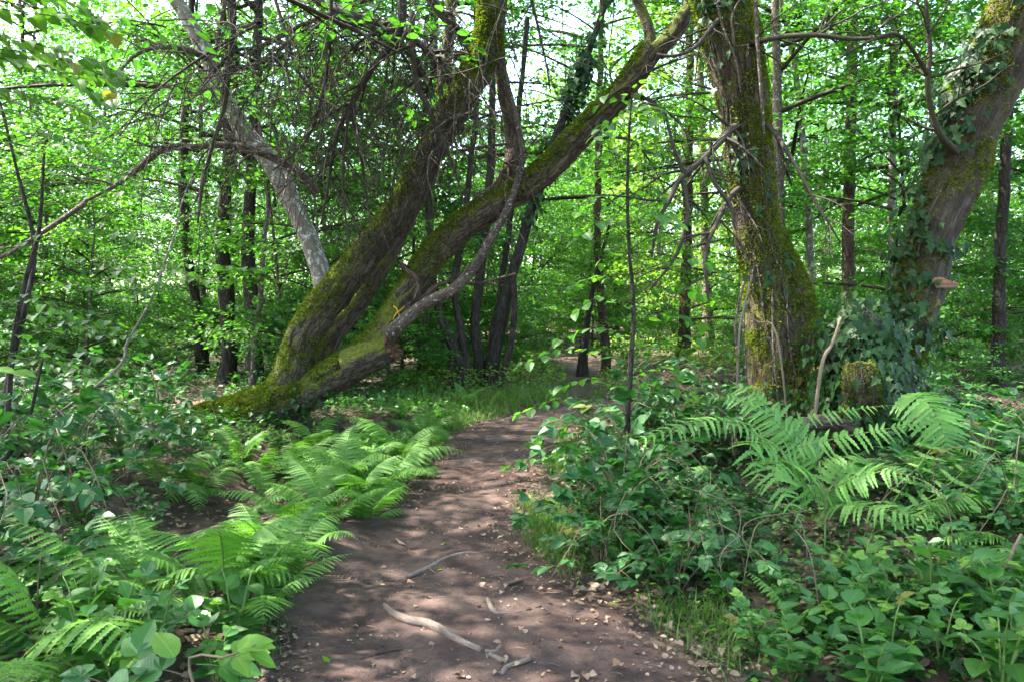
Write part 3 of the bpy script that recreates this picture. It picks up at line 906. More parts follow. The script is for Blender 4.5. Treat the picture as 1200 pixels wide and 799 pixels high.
pale, pt, pb = simple_tree('pale_tree', 'pale smooth barked tree leaning left behind the mossy willow', [
    [(372, 446, 12, 22), (382, 390, 12, 23), (378, 330, 12, 24), (362, 280, 12, 23), (336, 222, 12, 23), (310, 180, 12, 22), (284, 150, 12, 21), (262, 110, 12, 19), (240, 62, 12, 18), (218, 22, 12, 17), (196, -20, 12, 15), (160, -120, 12, 10)]], 'pale_bark', sides=26, bark=.006)
b = Buf()
for lst, kids in (([(372, 225, 11.9, 10), (352, 204, 11.6, 10), (320, 186, 11.3, 9), (290, 174, 11.1, 8), (262, 170, 11, 8), (230, 172, 10.9, 7), (200, 172, 10.8, 8), (180, 182, 10.7, 8), (155, 203, 10.6, 7), (128, 222, 10.5, 5), (95, 238, 10.4, 3)], 12),
                  ([(245, 70, 11.9, 7), (220, 58, 11.5, 6), (190, 55, 11.2, 5), (160, 65, 11, 4), (140, 85, 10.9, 3)], 8),
                  ([(100, 238, 10.4, 6), (60, 266, 10.3, 6), (20, 292, 10.2, 5), (-20, 310, 10.1, 4)], 4),
                  ([(262, 118, 11.9, 6), (255, 60, 11.6, 5), (262, 10, 11.4, 5), (270, -40, 11.3, 4)], 4)):
    b = Buf(); px_branch(b, lst, 1, kids, seed=kids, grav=-.35, sides=10, kidlen=.3)
    local(-pb, b); b.build('branch', M['thin_bark'], pale)

# ------------------------------------------------------------------ trunks on the right bank
def frame_base(lst):
    p = P(*lst[0][:3]); p[2] = hz(p[0], p[1]); return p
L1 = [(924, 510, 8.0, 104), (919, 465, 8.0, 90), (914, 410, 8.0, 76), (905, 355, 8.0, 62), (895, 310, 8.0, 54), (884, 270, 8.0, 51), (878, 200, 8.0, 50), (874, 150, 8.0, 52), (868, 100, 8.0, 57), (856, 40, 8.0, 64), (846, -10, 8.0, 69), (828, -120, 8.0, 58), (815, -300, 8.0, 46)]
b1 = frame_base(L1)
oak = thing('mossy_tree', 'upright trunk with brown moss and ivy on the bank right of the path', 'tree', b1)
pts, rr = pxs(L1)
T1 = Tube(pts, rr, .03, 52, bark=.035, lump=.16, seed=21, knots=((.06, 3.4, .06, .15), (.10, 5.2, .06, .15)))
b = Buf(); T1.into(b); local(-b1, b); b.build('trunk', M['mossy'], oak)
moss_on(T1, 42000, .030, oak, -b1, 0, .85, bias=-.42, seed=8)
# moss covered buttress on the trunk's right side
Lb = [(968, 470, 7.85, 60), (950, 400, 7.85, 56), (932, 352, 7.9, 44), (914, 310, 7.95, 36), (904, 270, 8.0, 30)]
pts, rr = pxs(Lb)
Tb = Tube(pts, rr, .03, 30, bark=.03, lump=.35, seed=23)
b = Buf(); Tb.into(b); local(-b1, b); b.build('buttress', M['mossy'], oak)
moss_on(Tb, 8000, .034, oak, -b1, 0, 1, bias=-.45, seed=9)

L2 = [(1030, 500, 7.6, 74), (1038, 465, 7.6, 62), (1046, 430, 7.6, 56), (1060, 390, 7.6, 52), (1076, 345, 7.6, 54), (1089, 300, 7.6, 56), (1100, 250, 7.55, 60), (1114, 200, 7.5, 64), (1138, 140, 7.45, 72), (1178, 65, 7.4, 80), (1215, 0, 7.3, 84), (1290, -120, 7.2, 66), (1350, -280, 7.1, 46)]
b2 = frame_base(L2)
ash = thing('leaning_tree', 'stout grey trunk leaning right above the bank with bracket fungi', 'tree', b2)
pts, rr = pxs(L2)
T2 = Tube(pts, [r * .90 for r in rr], .025, 60, bark=.034, lump=.20, seed=31, knots=((.16, 1.0, .05, .15), (.22, 4.0, .05, .14), (.42, 2.0, .04, .14)))
b = Buf(); T2.into(b); local(-b2, b); b.build('trunk', M['greybark'], ash)
moss_on(T2, 20000, .030, ash, -b2, .10, 1, bias=-.22, seed=10)
def fix_branch(root, base, lst, lev, kids, mat, seed, name='branch', grav=-.1, kidlen=.35, sides=8):
    b = Buf(); px_branch(b, lst, lev, kids, seed=seed, grav=grav, sides=sides, kidlen=kidlen); local(-base, b)
    return b.build(name, M[mat], root)
fix_branch(ash, b2, [(1122, 178, 7.2, 9), (1104, 160, 7.0, 8), (1092, 130, 6.95, 7), (1088, 100, 6.9, 7), (1090, 60, 6.9, 6), (1086, 20, 6.9, 5), (1084, -30, 6.9, 4)], 1, 9, 'twig', 61, grav=.05)
fix_branch(ash, b2, [(1088, 90, 6.9, 5), (1070, 60, 6.8, 4), (1050, 40, 6.7, 4), (1020, 48, 6.6, 3), (985, 68, 6.6, 2)], 1, 8, 'twig', 62, grav=0)
# dead branches of the upright trunk
for k, (lst, kids) in enumerate((
    ([(876, 146, 8.0, 8), (858, 150, 7.75, 8), (845, 165, 7.5, 8), (820, 190, 7.3, 7), (798, 208, 7.2, 7), (784, 235, 7.1, 6), (770, 262, 7.1, 5), (764, 300, 7.1, 3)], 12),
    ([(826, 185, 7.3, 5), (838, 215, 7.2, 5), (856, 240, 7.1, 3), (862, 270, 7.1, 2)], 6),
    ([(802, 205, 7.2, 6), (790, 175, 7.2, 4), (776, 130, 7.2, 4), (752, 120, 7.2, 3)], 4),
    ([(800, 210, 7.2, 6), (806, 250, 7.1, 5), (792, 300, 7.1, 4), (762, 340, 7.1, 2)], 8),
    ([(880, 215, 8.0, 6), (860, 226, 7.75, 6), (840, 262, 7.4, 5), (826, 300, 7.2, 4), (830, 350, 7.1, 3)], 8),
    ([(860, 55, 8.0, 7), (884, 50, 7.7, 7), (915, 44, 7.4, 6), (958, 42, 7.2, 6), (1000, 46, 7.1, 5), (1060, 42, 7.0, 3)], 9),
    ([(878, 135, 8.0, 7), (905, 152, 7.75, 6), (930, 190, 7.4, 5), (955, 235, 7.2, 4), (985, 285, 7.1, 2)], 7),
    ([(856, 10, 8.0, 7), (838, 28, 7.7, 6), (815, 55, 7.5, 5), (790, 66, 7.4, 4), (770, 64, 7.4, 3)], 8))):
    fix_branch(oak, b1, lst, 1, kids, 'dead', 70 + k, 'dead_branch', grav=-.5)
# loose vine stems hanging down the upright trunk
for k, lst in enumerate(([(838, -5, 7.55, 5), (850, 40, 7.5, 5), (862, 70, 7.5, 4), (868, 110, 7.5, 3)], [(870, -5, 7.5, 5), (858, 20, 7.5, 4), (861, 55, 7.5, 4)], [(886, 0, 7.52, 7), (888, 60, 7.5, 7), (892, 110, 7.5, 6), (896, 160, 7.52, 4)],
                         [(872, 330, 7.45, 4), (862, 380, 7.4, 5), (865, 430, 7.35, 6), (862, 480, 7.3, 6)], [(886, 300, 7.45, 3), (872, 370, 7.4, 4), (874, 440, 7.35, 5), (876, 490, 7.3, 5)], [(905, 340, 7.45, 3), (906, 400, 7.4, 4), (912, 470, 7.3, 4)])):
    b = Buf(); pts, rr = pxs(lst); Tube(pts, [r * .6 for r in rr], .04, 6, lump=.4, seed=k).into(b); local(-b1, b); b.build('vine_stem', M['thin_bark'], oak)
top_leaves(-b1, oak, [P(830, -260, 8), P(700, -260, 8), P(900, -300, 8.4), P(800, -420, 7.5), P(640, -400, 7.4), P(780, -330, 6)], 9, 1.7, M['beech'], .08, 6)
top_leaves(-b2, ash, [P(1300, -200, 7.2), P(1150, -240, 7.2), P(1420, -260, 7), P(1250, -380, 6.5), P(1060, -330, 6.8)], 9, 1.6, M['hazel'], .08, 7)

# bracket fungi
def bracket(px, py, d, wpx, label):
    p = P(px, py, d); r = wpx / 2 / F_PX * d
    root = thing('bracket_fungus', label, 'fungus', p, group=None)
    for part, mat, r0, zt, zb in (('cap', 'fungus', 1.0, .22, -.02), ('underside', 'dryleaf', .93, -.02, -.16)):
        b = Buf()
        n = 18
        th = np.linspace(-1.75, 1.75, n)
        rad = r * r0 * (1 + .08 * np.sin(th * 5 + wpx))
        ed = np.stack([np.sin(th) * rad * .95 + r * .5, -np.cos(th) * rad * .55, np.full(n, zt if part == 'underside' else 0) * r * .3], 1)
        top = np.stack([np.sin(th) * rad * .55 + r * .4, -np.cos(th) * rad * .28, np.full(n, zt * r * 1.5)], 1)
        bot = np.stack([np.sin(th) * rad * .8 + r * .4, -np.cos(th) * rad * .42, np.full(n, zb * r * 1.6)], 1)
        c1, c2 = top.mean(0) + [0, .15 * r, .1 * r], bot.mean(0) + [0, .15 * r, -.1 * r]
        v = np.vstack([top, ed, bot, c1[None], c2[None]])
        i = np.arange(n - 1)
        b.add(v, [np.vstack([np.stack([i, i + n, i + n + 1, i + 1], 1), np.stack([i + n, i + 2 * n, i + 2 * n + 1, i + n + 1], 1)]),
                  np.vstack([np.stack([i, i + 1, np.full(n - 1, 3 * n)], 1), np.stack([i + 2 * n + 1, i + 2 * n, np.full(n - 1, 3 * n + 1)], 1)])], R.uniform(.3, .7))
        b.build(part, M[mat], root)
bracket(1103, 334, 7.28, 30, 'larger red brown bracket fungus, the lower one on the leaning trunk')
bracket(1096, 329, 7.30, 20, 'smaller dark bracket fungus just above the bigger one on the leaning trunk')

# ------------------------------------------------------------------ the ivy covered stump between them
sb = P(985, 520, 7.1); sb[2] = hz(sb[0], sb[1])
stump = thing('tree_stump', 'broad rotten stump smothered in ivy between the two bank trunks', 'tree stump', sb)
pts, rr = pxs([(1000, 640, 6.95, 180), (998, 560, 7.0, 120), (1000, 480, 7.1, 88), (1008, 420, 7.15, 74), (1016, 388, 7.2, 60), (1020, 372, 7.25, 30)])
TS = Tube(pts, rr, .035, 48, bark=.07, lump=.35, seed=41, knots=((.5, 2.0, .08, .15), (.3, 4.5, .10, .15), (.7, 1.0, .08, .12)))
b = Buf(); TS.into(b); local(-sb, b); b.build('trunk', M['dark_bark'], stump)
pts, rr = pxs([(1006, 520, 6.72, 40), (1006, 480, 6.65, 40), (1004, 445, 6.6, 38), (1004, 425, 6.62, 26)])
TK = Tube(pts, rr, .02, 26, bark=.025, lump=.4, seed=42)
b = Buf(); TK.into(b); local(-sb, b); b.build('knob', M['mossy'], stump)
moss_on(TK, 3000, .026, stump, -sb, .2, 1, bias=-.3, seed=11)
for k, lst in enumerate(([(1005, 505, 6.5, 18), (960, 496, 6.3, 16), (920, 506, 6.1, 14), (880, 516, 6.0, 11)], [(1010, 560, 6.6, 26), (1030, 600, 6.4, 22), (1050, 640, 6.3, 14)], [(960, 540, 6.6, 24), (935, 590, 6.5, 20), (920, 640, 6.4, 14)])):
    b = Buf(); pts, rr = pxs(lst); Tube(pts, rr, .03, 12, bark=.01, lump=.4, seed=44 + k).into(b); local(-sb, b); b.build('root', M['brown_bark'], stump)

# ------------------------------------------------------------------ leaf meshes shared by the plants' leaf objects
def leaf_mesh(name, tpl, mat, n=3, curl=.0):
    out = []
    for k in range(n):
        b = Buf(); v, f = tpl
        v = v.copy()
        v[:, 2] += -.10 * k * v[:, 1] ** 2 + (.06 * (k - 1)) * np.abs(v[:, 0])
        b.add(v, f, .15 + .7 * k / max(1, n - 1), np.stack([v[:, 0], v[:, 1], v[:, 0] * 0], 1), smooth=False)
        out.append(b.mesh(name, mat))
    return out
def compound_mesh(name, tpl, mat, stalkmat, leaflets, n=3):
    """leaflets: [(stalk position, angle, size)] on a petiole of unit length"""
    out = []
    rng = np.random.default_rng(len(name))
    for k in range(n):
        b = Buf()
        Tube([(0, 0, 0), (0, .25, .02), (0, .55, 0)], [.012, .010, .008], .3, 3).into(b, mat=1, cap=False)
        for y, a, s in leaflets:
            d = np.array([math.sin(a), math.cos(a), rng.uniform(-.25, .05)])
            put_leaves(b, tpl, [(0, y, 0)], d, nrm(np.array([rng.normal(0, .18), rng.normal(0, .18), 1])), s * rng.uniform(.9, 1.1), rng.uniform(.1, .9))
        out.append(b.mesh(name, [mat, stalkmat]))
    return out
SERR = fold_leaf(serrate([(0, .05), (.12, .27), (.35, .40), (.6, .33), (.85, .14), (1, 0)], 7, .07), 0.16, 0.14)
LM = {
    'ivy': leaf_mesh('ivy_leaf', LEAF_IVY, M['ivy'], 4),
    'lime': leaf_mesh('lime_leaf', LEAF_LIME, M['lime'], 4),
    'fresh': leaf_mesh('fresh_leaf', LEAF_OVAL, M['fresh'], 3),
    'oval': leaf_mesh('oval_leaf', LEAF_OVAL, M['hazel'], 4),
    'bramble': compound_mesh('bramble_leaf', SERR, M['bramble'], M['cane'], [(.5, 0, .62), (.42, 1.15, .52), (.42, -1.15, .52)], 4) +
               compound_mesh('bramble_leaf', SERR, M['bramble'], M['cane'], [(.5, 0, .55), (.45, .8, .48), (.45, -.8, .48), (.35, 1.7, .36), (.35, -1.7, .36)], 2),
    'herb': compound_mesh('herb_leaf', SERR, M['herb'], M['stipe'], [(.5, 0, .66), (.42, 1.1, .55), (.42, -1.1, .55)], 4),
    'nettle': leaf_mesh('nettle_leaf', LEAF_SERR, M['herb'], 4),
    'herbfresh': compound_mesh('fresh_herb_leaf', SERR, M['fresh'], M['stipe'], [(.5, 0, .62), (.42, 1.1, .5), (.42, -1.1, .5)], 2),
}
def leaf_objs(parent, meshes, pos, d, n, size, rng, name='leaf', base=(0, 0, 0)):
    pos = np.asarray(pos) - np.asarray(base)
    size = np.broadcast_to(size, (len(pos),))
    n = np.broadcast_to(n, pos.shape); d = np.broadcast_to(d, pos.shape)
    for i in range(len(pos)):
        o = bpy.data.objects.new(name, meshes[int(rng.integers(len(meshes)))])
        COL.objects.link(o)
        o.parent = parent
        m = mat_from(pos[i], d[i], n[i])
        from mathutils import Matrix
        o.matrix_basis = m @ Matrix.Scale(float(size[i]), 4)

# ------------------------------------------------------------------ ivy
def ivy_on(label, tubes, n_obj, n_stuff, size, seed, cond=None, rootpos=None, stems=6, puff=0.0, patchy=1.0):
    """tubes: [(tube, t0, t1, angle centre vector, angular spread, weight)]"""
    rng = np.random.default_rng(seed)
    root = thing('ivy', label, 'ivy', rootpos)
    base = np.array(rootpos)
    PP, NN, TT = [], [], []
    tot = n_obj + n_stuff
    for t, t0, t1, vec, spr, wgt in tubes:
        k = int(tot * wgt)
        tt = rng.uniform(t0, t1, k * 3)
        ca = np.array([t.angle_to(i, np.array(vec)) for i in np.clip((tt * (len(t.C) - 1)).astype(int), 0, len(t.C) - 1)])
        p, nn, T = t.sample(tt, ca + rng.normal(0, spr, k * 3))
        patch = fbm(p * 2.6 + seed, 3)
        o = np.argsort(-(patch * patchy + rng.normal(0, .18, len(p))))[:k]
        o = rng.permutation(o)
        PP.append(p[o]); NN.append(nn[o]); TT.append(T[o])
    p, nn, T = np.vstack(PP), np.vstack(NN), np.vstack(TT)
    toward = nrm(np.array([0, 0, EYE]) - p)
    vis = (nn * toward).sum(1) > -.15
    order = np.concatenate([np.nonzero(vis)[0], np.nonzero(~vis)[0]])
    p, nn, T = p[order], nn[order], T[order]
    side = np.cross(T, nn)
    d = nrm(-UP * .8 + side * rng.normal(0, .6, (len(p), 1)) + nn * rng.uniform(.1, .5, (len(p), 1)))
    ln = nrm(nn + UP * .25 + rng.normal(0, .32, p.shape))
    pos = p + nn * (rng.uniform(.015, .07, (len(p), 1)) + puff * rng.uniform(0, 1, (len(p), 1)) ** 1.5)
    sz = size * rng.uniform(.40, 1.25, len(p))
    leaf_objs(root, LM['ivy'], pos[:n_obj], d[:n_obj], ln[:n_obj], sz[:n_obj], rng, base=base)
    if n_stuff:
        b = Buf(); put_leaves(b, LEAF_IVY, pos[n_obj:], d[n_obj:], ln[n_obj:], sz[n_obj:], rng.uniform(0, 1, len(p) - n_obj)); local(-base, b)
        b.build('foliage', M['ivy'], root, kind='stuff')
    for t, t0, t1, vec, spr, wgt in tubes[:2]:
        for q in range(stems // len(tubes[:2]) if len(tubes) > 1 else stems):
            i0 = int(t0 * (len(t.C) - 1)); i1 = int(t1 * (len(t.C) - 1))
            ii = np.unique(np.linspace(i0, i1, 9).astype(int))
            a0 = rng.normal(0, spr * .7)
            pts = []
            for i in ii:
                a0 += rng.normal(0, .12)
                q3, n3, _ = t.sample(np.array([i / (len(t.C) - 1)]), np.array([t.angle_to(i, np.array(vec)) + a0]))
                pts.append(q3[0] + n3[0] * .008)
            if len(pts) < 3:
                continue
            b = Buf(); Tube(pts, np.linspace(.010, .004, len(pts)), .05, 6, lump=.4, seed=q).into(b); local(-base, b)
            b.build('stem', M['thin_bark'], root)
    return root
CAMV = (0, -1, 0)
ivy_on('glossy dark ivy climbing the left edge of the leaning trunk', [(T2, .02, .30, (-.7, -.7, 0), .75, .45), (T2, .26, .78, (-1, -.25, .15), .50, .55)], 300, 1000, .095, 1, rootpos=b2 + [-.3, -.35, 0], puff=.16)
ivy_on('thick ivy mass draped over the rotten stump', [(TS, .02, 1, CAMV, 1.4, .8), (TK, .2, 1, CAMV, 2.0, .06), (TS, .8, 1, CAMV, 3.0, .17)], 300, 2700, .085, 2, rootpos=sb + [.05, -.6, 0], puff=.17, patchy=.45)
ivy_on('sparse ivy sprays clinging to the upright mossy trunk', [(T1, .38, .66, (-.75, -.65, 0), .42, .6), (T1, .05, .40, CAMV, .8, .4)], 230, 0, .085, 3, rootpos=b1 + [-.35, -.3, 0])
ivy_on('little ivy trailing over the foot of the leaning willow', [(WT['trunk'], .35, 1, (.3, -.8, -.5), .45, .8), (WT['b'], .02, .12, (.3, -.8, -.4), .4, .2)], 120, 0, .075, 4, rootpos=G(310, 520), stems=3)

# ------------------------------------------------------------------ background woodland: crown and shrub shapes shared by many trees
def crown_buf(rng, h, z0, spread, nb, tpl=LEAF_FAR, size=.085, per=8, nl=46, lean=0.0, top=True):
    b = Buf()
    for k in range(nb):
        f = (k + rng.uniform(0, 1)) / nb
        z = z0 + (h - z0) * f
        az = k * 2.4 + rng.normal(0, .4)
        Lb = spread * (1.05 - .75 * f ** 1.6) * rng.uniform(.6, 1.15)
        o = np.array([rng.normal(0, .05), rng.normal(0, .05), z])
        d = np.array([math.cos(az), math.sin(az), rng.uniform(.0, .5) + .5 * f])
        kk = np.linspace(0, 1, 6)[:, None]
        br = o + nrm(d) * Lb * kk - UP * .18 * Lb * kk ** 2
        Tube(br, np.linspace(.030, .006, 6) * max(.5, Lb / 2.2), .4, 4).into(b, mat=1, cap=False)
        c = rng.uniform(0, 1)
        for q in range(per):
            t = rng.uniform(.25, 1)
            s = rng.choice((-1, 1))
            dd = nrm(d * [1, 1, .25] + np.cross(nrm(d), UP) * s * rng.uniform(.3, 1.1) + rng.normal(0, .12, 3))
            oo = o + nrm(d) * Lb * t - UP * .18 * Lb * t * t
            spray(b, oo, dd, rng.uniform(.6, 1.25) * spread * .42, .26 * spread * .7, nl, size, rng, tpl, droop=.2, rnd=c)
    return b

CR = []
for k in range(6):
    r_ = np.random.default_rng(200 + k)
    CR.append(crown_buf(r_, 15, 3.2 + .4 * (k % 3), 3.4, 30, size=.105, per=7, nl=46).mesh('crown', [M['beech' if k % 3 else 'hazel'], M['twig']]))
CRS = []      # low spreading understory crowns with tiers of leaves
for k in range(5):
    r_ = np.random.default_rng(300 + k)
    CRS.append(crown_buf(r_, 5.2, .5, 2.0, 22, size=.095, per=6, nl=44).mesh('crown', [M['hazel' if k % 2 else 'beech'], M['twig']]))
CRP = [crown_buf(np.random.default_rng(330 + k), 9.5, .8, 2.6, 30, size=.10, per=7, nl=46).mesh('crown', [M['pale'], M['twig']]) for k in range(2)]  # gap crowns, sunshine put into the leaf colour
SHR = []      # low shrubs
for k in range(4):
    r_ = np.random.default_rng(400 + k)
    SHR.append(crown_buf(r_, 1.5, .15, 1.0, 16, size=.075, per=5, nl=34).mesh('foliage', [M['herb' if k % 2 else 'hazel'], M['twig']]))
def trunk_mesh(h, r, mat, seed, lean=.25, sides=12):
    g = np.random.default_rng(seed)
    z = np.linspace(-.2, h, 9)
    pts = np.stack([np.cumsum(g.normal(0, lean * .25, 9)), np.cumsum(g.normal(0, lean * .25, 9)), z], 1)
    pts[:, :2] -= pts[1, :2]
    rr = r * (1 - .85 * np.linspace(0, 1, 9)); rr[0] *= 1.5
    b = Buf(); Tube(pts, rr, .12, sides, bark=.012 * min(1, r / .12), lump=.2, seed=seed).into(b)
    return b.mesh('trunk', M[mat])
TR = [trunk_mesh(15, .13, 'dark_bark', 1), trunk_mesh(15, .10, 'brown_bark', 2), trunk_mesh(15, .09, 'pale_bark', 3), trunk_mesh(15, .11, 'dark_bark', 4, .4), trunk_mesh(15, .07, 'thin_bark', 5, .35)]
TRS = [trunk_mesh(5, .045, 'dark_bark', 6, .2, 8), trunk_mesh(5, .035, 'thin_bark', 7, .25, 8)]

def plant_tree(name, label, cat, group, x, y, trunk, crown, sc, rz, crown_name='crown', mirror=1):
    root = thing(name, label, cat, (x, y, hz(x, y)), rz, group, sc)
    if trunk is not None:
        link('trunk', trunk, root)
    link(crown_name, crown, root)
    return root

# trees one can pick out: trunk drawn along its place, crown shared
def named_tree(label, lst, mat, crown=None, csc=1.0, group=None, seed=0, sides=16, bark=.012, czoff=0.0, name='tree', lump=.22):
    pts, rr = pxs(lst)
    base = pts[0].copy(); base[2] = hz(base[0], base[1])
    pts = [base - [0, 0, .15]] + [p for p in pts if p[2] > base[2] + .1]
    rr = [rr[0] * 1.35] + rr[-(len(pts) - 1):]
    root = thing(name, label, 'tree', base, group=group)
    t = Tube(pts, rr, .10, sides, bark=bark, lump=lump, seed=seed)
    b = Buf(); t.into(b); local(-base, b); b.build('trunk', M[mat], root)
    if crown is not None:
        e = t.C[-1] - base
        link('crown', crown, root, (e[0] * .5, e[1] * .5, czoff), (0, 0, seed * 1.3), csc)
    return root, base, t

NT = [
 ('stout dark tree trunk flecked white, middle of the shaded group left of the willow', [(266, 448, 15.5, 19.2), (268, 400, 15.5, 17.6), (266, 340, 15.5, 17.6), (262, 280, 15.5, 16.0), (266, 200, 15.5, 14.4), (272, 80, 15.5, 12.0), (270, -60, 15.5, 8.0)], 'dark_bark', 0),
 ('dark tree trunk with a bulging base at the left of the shaded group', [(238, 425, 17, 16.0), (234, 385, 17, 12.8), (228, 350, 17, 12.0), (220, 300, 17, 11.2), (214, 200, 17, 9.6), (222, 60, 17, 7.2), (226, -40, 17, 6.4)], 'dark_bark', 1),
 ('near black upright tree trunk nearest the willow in the shaded group', [(302, 458, 15, 19.2), (298, 400, 15, 17.6), (294, 350, 15, 16.0), (290, 300, 15, 15.2), (292, 240, 15, 13.6), (300, 120, 15, 11.2), (305, -50, 15, 8.0)], 'dark_bark', 2),
 ('tall straight red brown trunk between the two big bank trunks', [(993, 420, 16, 16.0), (994, 330, 16, 14.4), (995, 250, 16, 13.6), (996, 150, 16, 12.8), (998, 60, 16, 12.0), (1000, -60, 16, 10.4)], 'brown_bark', 3),
 ('grey trunk rising just right of the upright mossy trunk', [(916, 430, 14, 14.4), (916, 330, 14, 12.0), (914, 240, 14, 11.2), (912, 150, 14, 11.2), (910, 60, 14, 9.6), (905, -60, 14, 7.2)], 'thin_bark', 4),
 ('slender whitish trunk bending left behind the bank trunks', [(955, 420, 18, 8.0), (950, 310, 18, 8.0), (945, 220, 18, 7.2), (938, 130, 18, 7.2), (928, 60, 18, 6.4), (915, 0, 18, 5.6), (905, -50, 18, 4.8)], 'pale_bark', 5),
 ('pale speckled trunk left of the leaning bank trunk', [(1046, 420, 18, 9.6), (1046, 300, 18, 8.8), (1045, 200, 18, 8.0), (1048, 100, 18, 8.0), (1050, -40, 18, 6.4)], 'pale_bark', 6),
 ('grey brown trunk standing in light beyond the bend of the path', [(801, 425, 21, 16.0), (802, 380, 21, 12.8), (804, 320, 21, 12.0), (806, 220, 21, 11.2), (808, 100, 21, 9.6), (810, -40, 21, 7.2)], 'brown_bark', 7),
 ('dim grey trunk close beside the upright mossy trunk, far back', [(830, 408, 24, 11.2), (829, 350, 24, 10.4), (826, 250, 24, 9.6), (822, 120, 24, 8.8), (820, -40, 24, 6.4)], 'thin_bark', 8),
 ('reddish dark trunk right of the far path patch', [(711, 428, 19, 12.0), (708, 390, 19, 10.4), (704, 350, 19, 9.6), (700, 270, 19, 8.8), (702, 150, 19, 8.0), (706, -30, 19, 5.6)], 'brown_bark', 9),
 ('ivy dark short forked trunk beside the far path patch', [(683, 430, 18.5, 12.0), (686, 395, 18.5, 8.8), (692, 350, 18.5, 6.4), (700, 320, 18.5, 4.8), (715, 260, 18.5, 3.2)], 'dark_bark', 10),
 ('dark trunk at the right behind the leaning bank trunk', [(1170, 395, 13, 16.0), (1172, 330, 13, 12.8), (1174, 260, 13, 12.0), (1180, 150, 13, 11.2), (1186, 20, 13, 9.6), (1190, -60, 13, 8.0)], 'dark_bark', 11),
 ('slim grey trunk curving up against the near black trunk', [(292, 462, 13.5, 8.0), (297, 430, 13.5, 7.2), (300, 395, 13.5, 7.2), (306, 340, 13.5, 6.4), (310, 280, 13.5, 5.6), (314, 230, 13.5, 4.8), (300, 120, 13.5, 4.0)], 'thin_bark', 12),
 ('pale trunk far behind between the willow limbs', [(497, 405, 18, 10.4), (500, 350, 18, 8.8), (503, 280, 18, 8.0), (506, 160, 18, 7.2), (512, 0, 18, 6.4)], 'thin_bark', 13),
]
for k, (lab, lst, mat, sd) in enumerate(NT):
    root, base, t = named_tree(lab, lst, mat, (CRP[k % 2] if k in (7, 8) else CR[k % 6]) if k != 10 else CRS[0], .95 + .02 * k if k != 10 else .7, seed=50 + sd, sides=18 if lst[0][3] > 15 else 12, name='woodland_tree')

# many stemmed hazel beside the path
hz_root, hts, hb = simple_tree('coppiced_tree', 'many stemmed dark tree fanning out beside the path beyond the willow', [
    [(546, 462, 15, 17.8), (540, 425, 15, 13.3), (524, 392, 15, 11.1), (514, 362, 15, 9.6), (506, 320, 15, 8.9), (502, 250, 15, 7.4), (498, 150, 15, 6.7), (500, 20, 15, 5.2)],
    [(552, 462, 15, 11.8), (546, 425, 15, 9.6), (538, 380, 15, 8.9), (533, 330, 15, 8.1), (542, 270, 15, 7.4), (552, 190, 15, 6.7), (560, 100, 15, 5.9), (556, -10, 15, 4.4)],
    [(560, 462, 15.1, 14.8), (560, 420, 15.1, 11.8), (557, 380, 15.1, 11.1), (562, 330, 15.1, 10.4), (570, 270, 15.1, 9.6), (575, 190, 15.1, 8.9), (578, 90, 15.1, 7.4), (582, -20, 15.1, 5.9)],
    [(572, 463, 14.9, 17.8), (580, 425, 14.9, 14.1), (588, 380, 14.9, 13.3), (598, 330, 14.9, 11.8), (612, 280, 14.9, 11.8), (634, 215, 14.9, 11.1), (656, 150, 14.9, 9.6), (682, 80, 14.9, 8.1), (715, -10, 14.9, 6.7)],
    [(566, 462, 15.2, 11.8), (574, 420, 15.2, 8.9), (582, 370, 15.2, 8.1), (590, 320, 15.2, 7.4), (598, 250, 15.2, 7.4), (606, 150, 15.2, 6.7), (618, 20, 15.2, 5.2)],
    [(580, 463, 14.7, 9.6), (592, 430, 14.7, 8.1), (600, 395, 14.7, 8.1), (603, 350, 14.7, 7.4), (600, 300, 14.7, 6.7)],
    [(535, 465, 14.4, 5.9), (528, 440, 14.4, 5.2), (530, 415, 14.4, 5.2), (535, 390, 14.4, 4.4)]], 'dark_bark', part='stem', sides=16, seed=80)
link('crown', CR[2], hz_root, (.2, .3, 1.2), (0, 0, .7), .75)
ivy_on('dark ivy sleeve high on the right hand stem of the many stemmed tree', [(hts[3], .42, 1, CAMV, 1.6, 1.0)], 0, 1000, .12, 6, rootpos=hb + [.25, -.2, 0], stems=2, puff=.14)

# woodland further back: one tree per place, scattered with a minimum spacing
rng = np.random.default_rng(91)
placed = []
def free(x, y, dmin):
    for (a, c, e) in placed:
        if (a - x) ** 2 + (c - y) ** 2 < max(dmin, e) ** 2:
            return False
    return True
def scatter(n, y0, y1, dmin, edge, far=1.0, cone=.80, keepout=None):
    out = []
    tries = 0
    while len(out) < n and tries < 20000:
        tries += 1
        y = y0 + (y1 - y0) * rng.random() ** far
        x = rng.uniform(-1, 1) * (cone * y + 2)
        if keepout and keepout(x, y):
            continue
        if free(x, y, dmin) and path_dist(np.array([x]), np.array([y]))[0] > edge:
            placed.append((x, y, dmin)); out.append((x, y))
    return out
def in_px(x, y, a, b):
    p = 600 + F_PX * x / y
    return a < p < b
clear = lambda x, y: in_px(x, y, 745, 860)        # the light gap
BANDS = [(130, 'at the left edge of the wood'), (330, 'behind the shaded trunk group'), (500, 'behind the willow limbs'), (640, 'behind the many stemmed tree'), (760, 'beyond the far path patch'), (870, 'beside the sunlit gap'), (1010, 'behind the upright mossy trunk'), (1130, 'behind the leaning bank trunk'), (9999, 'right of the leaning bank trunk')]
def where(x, y):
    p = 600 + F_PX * x / y
    return next(t for q, t in BANDS if p < q)
LOOK = ['dark barked', 'brown barked', 'pale barked', 'crooked dark', 'thin stemmed']
